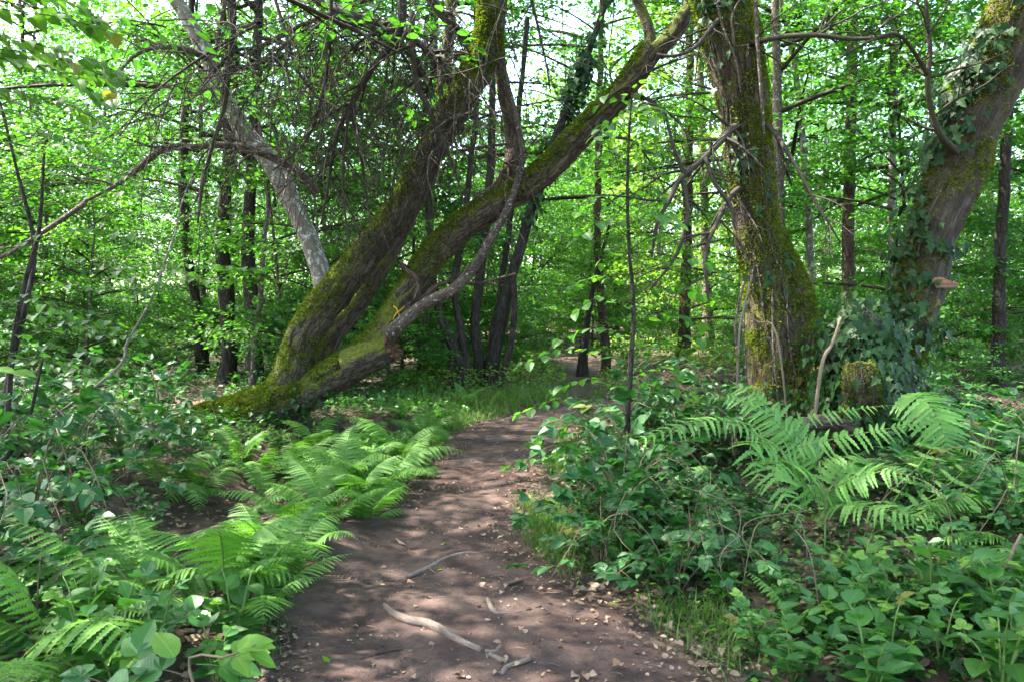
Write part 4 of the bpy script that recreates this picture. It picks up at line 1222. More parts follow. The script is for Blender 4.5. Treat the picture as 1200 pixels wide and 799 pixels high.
for k, (x, y) in enumerate(scatter(66, 18, 60, 2.3, 1.6, 1.2, keepout=clear)):
    w_ = where(x, y); lab = '%s tall tree with green crown %s' % (LOOK[k % 5], w_)
    plant_tree('woodland_tree', lab, 'tree', lab, x, y, TR[k % 5], CR[int(rng.integers(6))], rng.uniform(.85, 1.25), rng.uniform(0, 6.28))
placed = [p for p in placed if False]
for k, (x, y) in enumerate(scatter(86, 13.5, 36, 1.5, 1.3, 1.2, keepout=lambda x, y: (in_px(x, y, 615, 705) and y < 26) or (in_px(x, y, 190, 320) and y < 17.5) or (in_px(x, y, 500, 620) and y < 17) or in_px(x, y, 745, 860))):
    lab = 'young %s tree with tiered leaves %s, %s' % (('dark', 'grey')[k % 2], where(x, y), 'nearer' if y < 21 else 'farther off')
    plant_tree('young_tree', lab, 'tree', lab, x, y, TRS[k % 2], CRS[int(rng.integers(5))], rng.uniform(.75, 1.35), rng.uniform(0, 6.28))
placed = []
for k, (x, y) in enumerate(scatter(110, 10.5, 34, 1.0, .7, 1.3, keepout=lambda x, y: (in_px(x, y, 170, 330) and y < 15) or (in_px(x, y, 640, 720) and y < 22) or (in_px(x, y, 480, 640) and y < 16) or (in_px(x, y, 330, 480) and y < 12))):
    lab = 'low leafy shrub %s, %s' % (where(x, y), 'nearer row' if y < 15 else ('middle distance' if y < 22 else 'far off'))
    plant_tree('shrub', lab, 'shrub', lab, x, y, None, SHR[int(rng.integers(4))], rng.uniform(.5, 1.15), rng.uniform(0, 6.28), 'foliage')
for k, (px, y, s_) in enumerate(((628, 30, 1.3), (655, 36, 1.5), (680, 31, 1.2), (702, 40, 1.6), (724, 33, 1.3), (742, 29, 1.1), (600, 34, 1.5), (575, 30, 1.3), (668, 48, 2.0), (715, 50, 2.0), (620, 46, 2.0), (640, 27.5, .9), (694, 27, .8), (730, 44, 1.8))):
    x = (px - 600) / F_PX * y
    lab = 'young bushy tree closing the view beyond the far path patch'
    plant_tree('young_tree', lab, 'tree', lab, x, y, TRS[k % 2], CRS[k % 5], s_, k * 1.9)
# trees closing the light gap, sunlight painted into their pale leaf colour
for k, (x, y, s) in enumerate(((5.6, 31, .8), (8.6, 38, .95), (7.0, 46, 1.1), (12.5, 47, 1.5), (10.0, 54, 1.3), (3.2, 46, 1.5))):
    plant_tree('sun_tinted_tree', 'tree with sunlight painted into its pale leaves in the gap beyond the bend', 'tree', 'sunlit gap trees', x, y, TR[2], CRP[k % 2], s, k * 1.1)
# the wood that closes the view
b = Buf()
for k in range(1100):
    a = rng.uniform(-.85, .85); y = rng.uniform(55, 80)
    x = a * y; z = 20 * rng.random() ** 2.2
    if in_px(x, y, 745, 860):
        z *= .35
    n = 60
    p = np.array([x, y, z + hz(x, y)]) + rng.normal(0, 1, (n, 3)) * [2.2, 1.5, 1.3]
    put_leaves(b, LEAF_TINY, p, nrm(rng.normal(0, 1, (n, 3)) - UP * .3), nrm(UP + rng.normal(0, .6, (n, 3))), rng.uniform(.25, .5, n), rng.uniform(0, 1, n))
b.build('distant_woods', M['beech'], kind='stuff')
# tall off-frame trees added beside and behind the lens to shade the path
for k, (x, y, s) in enumerate(((-5.0, 2.2, 1.15), (-3.8, 3.3, 1.25), (-4.6, 4.7, 1.15), (-5.4, 6.3, 1.35), (-10.5, 10.5, 1.1), (6.2, 3.0, 1.2), (8.0, 9, 1.1), (-3.0, -1.5, 1.1), (3.2, -2.0, 1.1), (9.5, 14, 1.0), (0.5, -5, 1.2))):
    z_ = 'left' if x < 0 else 'right'
    plant_tree('woodland_tree', {'left': 'tall off frame tree added to shade the near path from the left', 'right': 'tall off frame tree added to shade the near path from the right'}[z_], 'tree', z_ + ' added shade trees', x, y, TR[k % 4], CR[k % 6], s, k * 1.7)

# ------------------------------------------------------------------ ferns
PINNA = fold_leaf(serrate([(0, .080), (.1, .090), (.5, .072), (.85, .036), (1, 0)], 17, .42), .14, .22)
def frond_mesh(rng, L, W, e0, e1, pairs, mat, bare=.16, bend=0.0):
    n = 26
    s = np.linspace(0, 1, n)
    el = np.radians(e0 + (e1 - e0) * s ** 1.2)
    az = bend * s
    st = L / (n - 1)
    dirs = np.stack([np.sin(az) * np.cos(el), np.cos(az) * np.cos(el), np.sin(el)], 1)
    C = np.vstack([[0, 0, 0], np.cumsum(dirs[:-1] * st, axis=0)])
    b = Buf()
    Tube(C[::3], np.linspace(.004, .0012, len(C[::3])), 9, 4).into(b, mat=1, cap=False)
    t = np.linspace(bare, .985, pairs)
    pos = np.stack([np.interp(t, s, C[:, k]) for k in range(3)], 1)
    dr = nrm(np.stack([np.interp(t, s, dirs[:, k]) for k in range(3)], 1))
    side = nrm(np.cross(dr, UP)); nn = np.cross(side, dr)
    u = (t - bare) / (1 - bare)
    ln = W * np.clip(np.sin(np.pi * (u * .88 + .10)) ** .8 * (1.12 - .35 * u), .04, None) * (1 - u ** 5 * .6)
    for sg in (1, -1):
        d = nrm(side * sg + dr * (.22 + .35 * u)[:, None] - nn * rng.uniform(.05, .25) + rng.normal(0, .06, pos.shape))
        nl = nrm(nn + rng.normal(0, .14, pos.shape))
        put_leaves(b, PINNA, pos, d, nl, ln * rng.uniform(.9, 1.08, len(ln)), np.clip(rng.uniform(.2, .6) + rng.uniform(-.15, .4, len(ln)), 0, 1))
    return b.mesh('frond', [mat, M['stipe']])
r_ = np.random.default_rng(500)
FR = [frond_mesh(r_, r_.uniform(.48, .74), r_.uniform(.12, .175), r_.uniform(55, 82), r_.uniform(-45, 10), int(r_.integers(19, 25)), M['fern'], bend=r_.uniform(-.6, .6)) for k in range(11)]
FRB = [frond_mesh(r_, .62, .15, 70 - 5 * k, -25, 25, M['bracken'], bend=(-.3, .2, .35)[k]) for k in range(3)]
def fern(label, p, sc, nf, seed, meshes=FR, tiltlo=-.25, tilthi=.55, name='fern', group=None):
    g = np.random.default_rng(seed)
    root = thing(name, label, 'fern', (p[0], p[1], p[2] - .02), g.uniform(0, 6.28), group, sc)
    for k in range(nf):
        a = 2 * math.pi * k / nf + g.normal(0, .22)
        link('frond', meshes[int(g.integers(len(meshes)))], root, (.03 * math.sin(-a), .03 * math.cos(a), 0), (g.uniform(tiltlo, tilthi) * -1, 0, a), g.uniform(.7, 1.12))
    return root
FERNS = [
 (300, 562, 1.0, 8, 'bright fern nearest the foot of the willow, above the leafy hollow'), (345, 552, 1.1, 9, 'tall yellow green fern at the head of the leafy hollow'),
 (398, 566, 1.15, 9, 'large sunlit fern in the middle of the left fern bank'), (444, 576, 1.15, 9, 'large bright fern overhanging the left path edge'),
 (470, 536, 1.1, 8, 'sunlit fern where the path narrows on the left'), (498, 508, .95, 8, 'farthest fern on the left path edge, by the short grass'),
 (425, 528, 1.0, 8, 'fern behind the large sunlit fern on the left bank'), (372, 528, 1.0, 7, 'fern growing under the torn stub of the willow'),
 (345, 622, .9, 7, 'fern leaning over the leafy hollow from the right'), (388, 612, .9, 8, 'fern on the crest of the bank beside the path'),
 (312, 668, 1.0, 9, 'broad fern at the near end of the leafy hollow'), (346, 668, .8, 7, 'small fern by the bare red brown path shoulder'),
 (262, 705, 1.05, 9, 'feathery fern low on the left, before the hollow'), (190, 575, 1.05, 8, 'fern with drooping fronds above the left hollow wall'),
 (232, 580, .95, 8, 'bright fern tuft on the rim of the hollow, left of the willow foot'), (165, 725, 1.15, 9, 'wide dark fern beside the brambles at lower left'),
 (75, 770, 1.15, 8, 'fern with flat fronds in the lower left corner'), (8, 800, 1.3, 8, 'upright fern cut by the left edge of the frame'), (300, 725, .8, 7, 'little fern beside the bottom left path edge'),
 (432, 612, .75, 7, 'small fern overhanging the near left path edge'), (480, 560, .8, 7, 'fern leaning out over the path where it narrows'),
 (418, 590, .9, 7, 'fern spilling onto the path edge below the large sunlit ferns'), (365, 590, 1.0, 8, 'fern between the hollow and the bank crest, half way along'),
 (462, 558, .8, 7, 'low fern at the path edge just before the bare soil begins'), (290, 690, .9, 7, 'fern below the broad one at the near end of the hollow'), (278, 545, .9, 7, 'fern tucked under the willow trunk by its ivy'),
 (318, 590, .9, 7, 'upright fern standing out against the leafy hollow'), (405, 545, .95, 7, 'fern crowded behind the largest fern of the left bank'), (120, 690, 1.0, 7, 'fern poking out of the lower left brambles'), (478, 488, .8, 6, 'small fern where the grass meets the left path edge'),
 (545, 470, .8, 6, 'small distant fern below the many stemmed tree'),
]
for k, (px, py, sc, nf, lab) in enumerate(FERNS):
    fern(lab, G(px, py), sc * R.uniform(.98, 1.25), max(6, nf - 1), 600 + k)
fern('tiny yellow green fern in the low growth right of the path', G(935, 735), .55, 5, 640)
FB = [(1165, 600, 1.35, 7, 'bracken with long arching fronds right of the stump'), (1205, 640, 1.3, 7, 'bracken cut by the right edge of the frame'), (1108, 585, 1.2, 6, 'shaded bracken under the leaning trunk'),
      (1085, 530, 1.0, 5, 'bracken frond hanging beside the foot of the leaning trunk'), (765, 590, 1.0, 5, 'bracken half hidden in brambles beside the slim sapling')]
for k, (px, py, sc, nf, lab) in enumerate(FB):
    fern(lab, G(px, py), sc, nf, 660 + k, FRB, -.1, .7, 'bracken')

# the big bracken in front of the stump: each leaflet on its own
PIN2 = fold_leaf(serrate([(0, .085), (.12, .095), (.5, .078), (.85, .04), (1, 0)], 11, .32), .10, .20)
b = Buf(); PINM = []
for k in range(3):
    b = Buf(); v, f = PIN2; v = v.copy(); v[:, 2] -= .08 * k * v[:, 1] ** 2
    b.add(v, f, .3 + .2 * k, smooth=False); PINM.append(b.mesh('leaflet', M['bracken']))
bk0 = G(967, 712)
brk = thing('bracken', 'tall bracken with wide bright fronds spreading in front of the ivy stump', 'fern', bk0)
g = np.random.default_rng(70)
top = P(967, 590, 4.9)
b = Buf(); Tube([bk0, P(966, 660, 4.7), P(967, 620, 4.8), top, P(960, 540, 5.1)], [.008, .007, .006, .006, .005], .05, 8).into(b); local(-bk0, b); b.build('stem', M['stipe'], brk)
HF = [  # rachis through the photo's pixels, leaflet length in px, pairs
 ([(962, 540, 5.1), (930, 505, 5.2), (895, 472, 5.35), (856, 446, 5.5)], 34, 20),
 ([(945, 570, 5.0), (915, 535, 4.8), (880, 505, 4.65), (842, 490, 4.5)], 36, 18),
 ([(950, 560, 5.0), (925, 540, 4.7), (905, 550, 4.5), (925, 590, 4.35), (944, 612, 4.3)], 42, 20),
 ([(955, 585, 4.9), (920, 530, 4.8), (880, 520, 4.6), (888, 555, 4.5), (905, 585, 4.45)], 40, 18),
 ([(930, 525, 5.0), (985, 512, 4.9), (1040, 502, 4.85), (1104, 490, 4.8)], 26, 20),
 ([(915, 495, 5.3), (960, 486, 5.3), (1010, 478, 5.3), (1050, 474, 5.3)], 17, 18),
 ([(967, 590, 4.9), (978, 560, 4.95), (995, 540, 5.0), (1014, 528, 5.1)], 38, 14),
 ([(967, 592, 4.9), (1010, 592, 4.6), (1055, 600, 4.4), (1112, 616, 4.25)], 30, 20),
 ([(890, 500, 5.6), (840, 492, 5.4), (785, 502, 5.2), (722, 526, 5.1)], 26, 20),
 ([(958, 548, 5.1), (905, 490, 5.15), (860, 468, 5.2), (812, 462, 5.3)], 26, 20),
 ([(965, 580, 4.9), (1000, 560, 4.75), (1040, 552, 4.6), (1085, 562, 4.5)], 30, 18),
 ([(1000, 640, 4.9), (1120, 560, 5.0), (1165, 500, 5.2), (1200, 470, 5.3)], 30, 20),
 ([(1010, 640, 4.9), (1110, 500, 5.3), (1150, 462, 5.5), (1205, 452, 5.6)], 24, 20),
 ([(1062, 462, 5.6), (1085, 470, 5.4), (1102, 498, 5.25), (1114, 536, 5.15)], 40, 18),
]
for lst, lpx, pairs in HF:
    pts = [P(*q) for q in lst]
    C, _ = resample(pts, np.zeros(len(pts)), .03)
    T, U, V = frames(C)
    b = Buf(); Tube(pts, np.linspace(.004, .0014, len(pts)), .05, 5).into(b); local(-bk0, b)
    fo = b.build('frond', M['stipe'], brk)
    dmean = float(np.mean([q[2] for q in lst]))
    for k in range(pairs):
        u = .04 + .95 * k / (pairs - 1)
        i = int(u * (len(C) - 1))
        ln = lpx / F_PX * dmean * max(.10, (math.sin(math.pi * (u * .80 + .20)) ** .7) * (1.1 - .2 * u))
        view = nrm(np.array([0, 0, EYE]) - C[i])
        nn = nrm(UP * .8 + view * .55 + g.normal(0, .08, 3)); nn = nrm(nn - T[i] * np.dot(nn, T[i]))
        side = np.cross(T[i], nn)
        for sg in (1, -1):
            d = nrm(side * sg + T[i] * (.25 + .3 * u) - UP * .12 + g.normal(0, .06, 3))
            leaf_objs(fo, PINM, [C[i]], d, nrm(nn + g.normal(0, .15, 3)), ln * g.uniform(.9, 1.1), g, 'leaflet', base=bk0)
    for k in range(-2, 1):
        pass

# ------------------------------------------------------------------ brambles and herbs: leaf objects on canes
def bramble_proto(seed, kind='bramble', canes=6, reach=.75, height=.62, leafn=8, lsize=.13, first_label=None):
    g = np.random.default_rng(seed)
    root = thing(kind, None, 'bramble' if kind == 'bramble' else 'herb')
    for c in range(canes):
        a = 2 * math.pi * c / canes + g.normal(0, .4)
        hd = np.array([math.cos(a), math.sin(a), 0])
        h = height * g.uniform(.55, 1.2); rc = reach * g.uniform(.5, 1.15)
        pts = [np.zeros(3), hd * rc * .18 + UP * h * .62, hd * rc * .5 + UP * h, hd * rc * .85 + UP * h * .78 + g.normal(0, .05, 3), hd * rc * 1.1 + UP * h * .5 + g.normal(0, .06, 3)]
        if kind == 'herb':
            pts = [np.zeros(3), hd * rc * .10 + UP * h * .5, hd * rc * .22 + UP * h * .9, hd * rc * .34 + UP * h * 1.05]
        C, _ = resample(pts, np.zeros(len(pts)), .04)
        b = Buf(); Tube(pts, np.linspace(.006, .0022, len(pts)), .10, 5).into(b)
        b.build('stem', M['cane' if kind == 'bramble' else 'stipe'], root)
        T = nrm(np.gradient(C, axis=0))
        for k in range(leafn):
            u = .22 + .78 * (k + g.uniform(0, .8)) / leafn if kind == 'bramble' else (.35 + .65 * k / (leafn - 1))
            i = min(len(C) - 1, int(u * (len(C) - 1)))
            s = nrm(np.cross(T[i], UP) + 1e-3) * (1 if k % 2 else -1)
            d = nrm(s * g.uniform(.5, 1) + T[i] * g.uniform(.1, .6) + UP * g.uniform(-.1, .35) + g.normal(0, .2, 3))
            n = nrm(UP + g.normal(0, .20, 3))
            alt = ('herb', 'nettle', 'oval', 'herb')[seed % 4]
            fresh = kind == 'herb' and k >= leafn - 2 and g.random() < .22
            leaf_objs(root, LM['herbfresh'] if fresh else LM['bramble' if kind == 'bramble' else alt], [C[i]], d, n, lsize * g.uniform(.65, 1.25) * (.8 if fresh else 1), g)
    return root
PB = [bramble_proto(700 + k, 'bramble', 7, .70, .62, 8, .175) for k in range(4)]
PHB = [bramble_proto(720 + k, 'herb', 5, .5, .36, 6, .112) for k in range(4)]
used = set()
def place(proto_list, name, label, cat, p, sc, rz, group=None, zs=1.0):
    k = int(R.integers(len(proto_list)))
    pr = proto_list[k]
    o = pr if pr.name not in used else copy_tree(pr)
    used.add(pr.name if o is pr else o.name)
    o.location = [float(c) for c in p]; o.rotation_euler = (0, 0, rz); o.scale = (sc, sc, sc * zs)
    o['label'] = label; o['category'] = cat
    if group:
        o['group'] = group
    return o
def spread_px(n, box, dmin, seed, ok=None):
    g = np.random.default_rng(seed); out = []
    for _ in range(n * 60):
        q = G(g.uniform(box[0], box[2]), g.uniform(box[1], box[3]))
        if all((q[0] - o[0]) ** 2 + (q[1] - o[1]) ** 2 > dmin ** 2 for o in out) and (ok is None or ok(q)):
            out.append(q)
            if len(out) >= n:
                break
    return out
offpath = lambda e: (lambda q: path_dist(q[0:1], q[1:2])[0] > e)
BR = [  # label, pixel box of the ground the group stands on, count, spacing, scale, height factor
 ('bramble with dark leaves in the shaded thicket at the left edge', (-60, 560, 150, 690), 10, .55, 1.0, 1.15),
 ('bramble on the far side of the left thicket below the hanging branches', (-40, 490, 200, 560), 9, .8, 1.05, 1.1),
 ('bramble filling the lower left corner behind the near ferns', (-60, 690, 70, 760), 4, .4, .8, .9),
 ('bramble crowding the right path edge in the middle distance', (690, 545, 790, 650), 9, .42, .92, 1.1),
 ('bramble at the near right corner of the path thicket', (690, 650, 810, 725), 6, .42, .72, .9),
 ('bramble behind the slim sapling where the path bends right', (735, 497, 870, 545), 8, .6, .95, 1.1),
 ('bramble tangled in front of the upright mossy trunk', (775, 620, 850, 690), 4, .40, .65, .7),
 ('bramble growing in the shade right of the stump', (1080, 540, 1230, 640), 8, .6, .85, .9),
]
for gi, (lab, box, n, dm, sc, zs) in enumerate(BR):
    for q in spread_px(n, box, dm, 800 + gi, offpath(.22)):
        place(PB, 'bramble', lab, 'bramble', q - [0, 0, .03], sc * R.uniform(.85, 1.15), R.uniform(0, 6.28), lab, zs)
HE = [
 ('broad leaved herb in the bottom right corner of the frame', (1010, 720, 1230, 830), 12, .24, 1.05, .85),
 ('broad leaved herb between the stump and the bottom right corner', (990, 700, 1230, 750), 11, .26, .85, .85),
 ('herb at the trampled edge right of the near path', (840, 690, 1000, 800), 8, .28, .7, .8),
 ('low herb under the brambles on the right path edge', (650, 640, 850, 720), 8, .3, .6, .8),
 ('herb among the ferns on the left bank', (250, 690, 350, 760), 4, .35, .6, .7),
 ('herb along the foot of the leaning willow', (220, 520, 420, 545), 8, .45, .75, .9),
 ('leafy herb in the bottom left corner of the frame', (90, 770, 290, 850), 6, .25, .9, 1.0),
 ('herb on the left thicket floor beside the hollow', (60, 570, 170, 650), 7, .5, .9, 1.0),
]
for gi, (lab, box, n, dm, sc, zs) in enumerate(HE):
    for q in spread_px(n, box, dm, 840 + gi, offpath(.12)):
        place(PHB, 'herb', lab, 'herb', q - [0, 0, .02], sc * R.uniform(.8, 1.2), R.uniform(0, 6.28), lab, zs)

# ------------------------------------------------------------------ slim saplings and hanging leafy branches, each leaf on its own
def leafy(root, base, branches, meshes, size, per_m, rng, mat='twig', flat=.3, maxn=300, pair=True):
    """branches: list of point lists with (px, py, d); leaves alternate along each"""
    cnt = 0
    for lst in branches:
        pts = [P(*q) for q in lst]
        b = Buf(); Tube(pts, np.linspace(.005, .0018, len(pts)), .08, 5, lump=.3).into(b); local(-base, b); b.build('twig', M[mat], root)
        C, _ = resample(pts, np.zeros(len(pts)), .02)
        T = nrm(np.gradient(C, axis=0)); L = len(C) * .02
        m = min(maxn - cnt, max(3, int(L * per_m)))
        for k in range(max(0, m)):
            u = .10 + .9 * (k + rng.uniform(0, .7)) / m
            i = min(len(C) - 1, int(u * (len(C) - 1)))
            s = nrm(np.cross(T[i], UP) + 1e-4) * (1 if k % 2 else -1)
            o = C[i] + s * rng.uniform(0, .10) * (1.2 - u)
            d = nrm(s * rng.uniform(.5, 1) + T[i] * rng.uniform(.3, .8) - UP * rng.uniform(0, .4))
            leaf_objs(root, meshes, [o], d, nrm(UP + rng.normal(0, flat, 3)), size * rng.uniform(.65, 1.2), rng, base=base)
        cnt += max(0, m)
g = np.random.default_rng(77)
# the sapling in front of the path's bend
sb0 = G(732, 560); dS = sb0[1]
sap = thing('sapling', 'slim dark stemmed sapling with level tiers of bright leaves by the path bend', 'sapling', sb0)
st = [(732, 560, dS, 7), (736, 480, dS, 6), (740, 420, dS, 6), (743, 360, dS, 5), (738, 300, dS, 4), (735, 230, dS, 4), (737, 160, dS, 3), (741, 110, dS, 2)]
pts, rr = pxs(st); b = Buf(); Tube(pts, rr, .05, 8, lump=.2, seed=2).into(b); local(-sb0, b); b.build('stem', M['dark_bark'], sap)
br = []
for k in range(30):
    u = k / 29
    py = 545 - 430 * u
    px = np.interp(py, [110, 160, 230, 300, 360, 420, 480, 560], [741, 737, 735, 738, 743, 740, 736, 732])
    sg = 1 if k % 2 else -1
    rch = (150 if u < .55 else 90) * (1 - .45 * u) * g.uniform(.6, 1.1)
    dz = g.uniform(-.9, .7)
    br.append([(px, py, dS), (px + sg * rch * .5, py - 12 - 8 * g.random(), dS + dz * .5), (px + sg * rch, py + 8 * g.random(), dS + dz)])
leafy(sap, sb0, br, LM['oval'] + LM['fresh'][:1], .115, 14, g, maxn=300)
# young lime at the left whose leaves hang into the top corner
lb = np.array([-3.3, 3.9, hz(-3.3, 3.9)])
lime = thing('lime_tree', 'young lime tree whose bright toothed leaves hang into the top left corner', 'tree', lb)
b = Buf(); Tube([lb - [0, 0, .1], lb + [.05, 0, 1.2], lb + [-.05, .1, 2.6], lb + [.1, .1, 4.2]], [.05, .045, .035, .015], .08, 10, bark=.006, lump=.2).into(b); local(-lb, b); b.build('trunk', M['dark_bark'], lime)
br = []
for k in range(16):
    y0 = g.uniform(-70, 130); dd = g.uniform(3.8, 5.0)
    x1 = g.uniform(40, 150)
    br.append([(-120, y0 - 30, dd), (-20, y0 - 20, dd), (x1 * .6, y0 + g.uniform(-10, 20), dd + .1), (x1, y0 + g.uniform(10, 45), dd + .2)])
leafy(lime, lb, br, LM['lime'], .085, 26, g, maxn=300)
hb0 = np.array([-4.6, 6.2, hz(-4.6, 6.2)])
haz = thing('hazel_bush', 'spreading hazel bush with dull blue green leaves along the left edge', 'bush', hb0)
for lst in ([(-20, 640, 6.2, 9), (4, 560, 6.2, 8), (8, 480, 6.2, 7), (16, 400, 6.2, 7), (30, 330, 6.2, 6), (46, 270, 6.2, 5), (52, 180, 6.2, 3)], [(-30, 640, 6.2, 8), (10, 440, 6.3, 7), (30, 360, 6.3, 6), (40, 290, 6.4, 5), (20, 200, 6.4, 4), (0, 120, 6.4, 3)], [(-10, 560, 6.0, 6), (30, 500, 6.0, 5), (50, 420, 6.0, 3)]):
    pts, rr = pxs(lst); b = Buf(); Tube(pts, rr, .06, 8, lump=.3, seed=lst[0][0]).into(b); local(-hb0, b); b.build('stem', M['dark_bark'], haz)
br = []
for k in range(26):
    y0 = g.uniform(120, 430); dd = g.uniform(5.6, 7.4); x1 = g.uniform(60, 215)
    x0 = g.uniform(-60, 30)
    br.append([(x0, y0 + 20, dd), (x0 + (x1 - x0) * .5, y0 - 6, dd - .1), (x1, y0 + g.uniform(0, 30), dd - .3)])
leafy(haz, hb0, br, LM['oval'] + LM['lime'][:2], .085, 12, g, maxn=300)
# long thin spray reaching in front of the shaded trunks
spb = np.array([-4.9, 7.4, hz(-4.9, 7.4)])
sp_ = thing('hazel_sapling', 'thin sapling leaning in front of the shaded trunks with a level spray of leaves', 'sapling', spb)
b = Buf(); pts, rr = pxs([(128, 440, 7.2, 3.5), (150, 400, 7.2, 3.5), (178, 350, 7.2, 3.2), (192, 310, 7.2, 3), (205, 275, 7.2, 2.2), (214, 235, 7.2, 1.6), (232, 190, 7.25, .8)]); Tube([spb] + pts, [.012] + rr, .05, 7, lump=.3).into(b); local(-spb, b); b.build('stem', M['pale_bark'], sp_)
leafy(sp_, spb, [[(130, 318, 7.1), (190, 310, 7.0), (250, 312, 6.9), (312, 316, 6.8)], [(192, 312, 7.1), (230, 326, 6.8), (262, 332, 6.7)], [(178, 350, 7.2), (150, 322, 7.0), (132, 306, 6.9)], [(185, 330, 7.2), (160, 345, 7.0), (125, 350, 6.9)]], LM['oval'], .095, 16, g, 'thin_bark', maxn=120)
# fresh shoot on the willow's right limb
shb = np.array(WT['b'].C[int(.86 * len(WT['b'].C))])
br = [[(733, 128, 9.1), (742, 110, 8.9), (756, 96, 8.8), (775, 88, 8.7)], [(735, 100, 9.1), (744, 128, 8.9), (748, 160, 8.8), (746, 198, 8.8)], [(742, 120, 9.0), (725, 140, 8.9), (715, 168, 8.9)], [(742, 120, 8.9), (765, 140, 8.8), (772, 165, 8.8)]]
leafy(wil, np.array(wil.location), br, LM['fresh'], .10, 22, g, maxn=120)
# bramble shoot close to the lens, bottom left
nb0 = G(255, 1010)
nb_ = thing('bramble', 'bramble shoot very close at the bottom left with large pale leaves', 'bramble', nb0)
b = Buf(); Tube([nb0, P(235, 840, 2.1), P(222, 770, 2.15), P(260, 770, 2.1), P(300, 755, 2.05)], [.006, .005, .004, .0035, .002], .04, 6).into(b); local(-nb0, b); b.build('stem', M['cane'], nb_)
for px, py, d, dx, dy, s, me in [(215, 790, 2.15, -1, .2, .15, 'bramble'), (205, 770, 2.2, -.4, .8, .10, 'fresh'), (230, 778, 2.1, .4, -.4, .15, 'herb'), (250, 775, 2.1, .9, .3, .13, 'herbfresh'), (278, 762, 2.05, .6, .6, .085, 'fresh'), (292, 764, 2.05, .4, -.8, .085, 'fresh'), (285, 758, 2.05, 1, .3, .075, 'fresh'), (180, 800, 2.1, -.8, -.3, .16, 'herb'), (120, 800, 2.2, -.8, .3, .15, 'bramble'), (150, 790, 2.3, .1, .9, .13, 'herb'), (240, 800, 2.0, .5, -.6, .15, 'herb')]:
    leaf_objs(nb_, LM[me], [P(px, py, d)], nrm(np.array([dx, .25, dy * .4])), nrm(np.array([.1, -.35, 1])), s * 1.05, g, base=nb0)
b0 = np.array([-1.9, 2.2, hz(-1.9, 2.2)])
sh = thing('seedling', 'seedling at the left edge with one pair of bright blurred leaves', 'seedling', b0)
b = Buf(); Tube([b0, P(-25, 560, 2.3), P(-8, 437, 2.3)], [.005, .004, .002], .06, 5).into(b); local(-b0, b); b.build('stem', M['stipe'], sh)
leaf_objs(sh, LM['fresh'], [P(-8, 434, 2.3), P(14, 436, 2.28), P(-8, 440, 2.3)], np.array([[.9, .1, .02], [1, .1, -.05], [-.8, .3, .1]]), np.array([[0, -.3, 1.0]]), .065, g, base=b0)

# ------------------------------------------------------------------ sticks, roots and fallen leaves on the path
def stick(label, lst, seed, mat='deadwood', cat='stick', name='stick', kids=0):
    pts = []
    for px, py, wd in lst:
        q = G(px, py); pts.append((q, wd * .52 / F_PX * q[1]))
    base = pts[0][0] + [0, 0, .02]
    root = thing(name, label, cat, base)
    P_ = [q + [0, 0, r * .6 + .026] for q, r in pts]; Rr = [r for _, r in pts]
    b = Buf(); Tube(P_, Rr, .02, 10, bark=.25 * max(Rr), lump=.5, seed=seed).into(b); local(-base, b); b.build('shaft', M[mat], root)
    for k in range(kids):
        i = int(g.uniform(.2, .9) * (len(P_) - 1)); a = g.uniform(0, 6.28)
        b = Buf(); q = P_[i]; l = g.uniform(.08, .2)
        Tube([q, q + np.array([math.cos(a) * l * .5, math.sin(a) * l * .5, .01]), q + np.array([math.cos(a + .4) * l, math.sin(a + .4) * l, -.01])], [Rr[i] * .6, Rr[i] * .45, .001], .02, 6, lump=.4).into(b); local(-base, b); b.build('side_twig', M[mat], root)
    return root
stick('thick pale stick lying across the near path', [(450, 720, 6), (463, 732, 9), (480, 741, 10), (500, 745, 10), (520, 752, 9), (542, 763, 8), (564, 773, 6)], 1, kids=1)
stick('forked dry twig lying in the middle of the path', [(478, 683, 4), (505, 672, 5), (520, 663, 5), (545, 655, 5), (562, 655, 3)], 2, kids=4)
stick('curled root like stick at the bottom edge of the path', [(588, 799, 6), (594, 790, 6), (608, 787, 6), (620, 783, 5), (619, 779, 3)], 3)
stick('short crooked twig pointing at the curled stick', [(569, 773, 5), (580, 772, 5), (588, 764, 4), (590, 760, 2)], 4)
stick('short pale twig right of the thick stick', [(571, 709, 4), (575, 720, 5), (581, 727, 4), (594, 727, 2)], 5)
stick('little stub of wood beside the curled stick', [(574, 777, 6), (584, 783, 7), (593, 788, 5)], 6)
stick('thin twig near the left side of the path, farther up', [(465, 638, 4), (470, 643, 4), (476, 645, 3)], 7)
stick('thin twig beside the bramble edge of the path', [(592, 690, 2), (604, 687, 3), (612, 685, 2)], 8)
stick('dry stick leaning out of the brambles below the sapling', [(770, 590, 4), (795, 575, 5), (822, 560, 5), (838, 553, 3)], 9)
stick('long dry stick on the ground under the near bracken', [(880, 640, 4), (820, 632, 5), (770, 640, 3)], 10)
stick('dead stick lying on the floor of the leafy hollow', [(215, 640, 5), (228, 634, 8), (250, 626, 8), (270, 620, 5)], 11)
stick('brown fallen branch curving over the growth left of the mossy trunk', [(775, 475, 5), (800, 470, 8), (825, 462, 8), (850, 452, 5)], 12, 'brown_bark', 'branch', 'fallen_branch')
def leaning(label, lst, mat='drycane'):
    pts = [P(a, c, d) for a, c, d, _ in lst]; base = pts[0].copy()
    base[2] = hz(base[0], base[1])
    root = thing('dry_stalk', label, 'stalk', base)
    b = Buf(); Tube([base] + pts[1:], [wd * .32 / F_PX * d for _, _, d, wd in lst], .04, 7, lump=.35, seed=int(lst[0][0])).into(b); local(-base, b); b.build('shaft', M[mat], root)
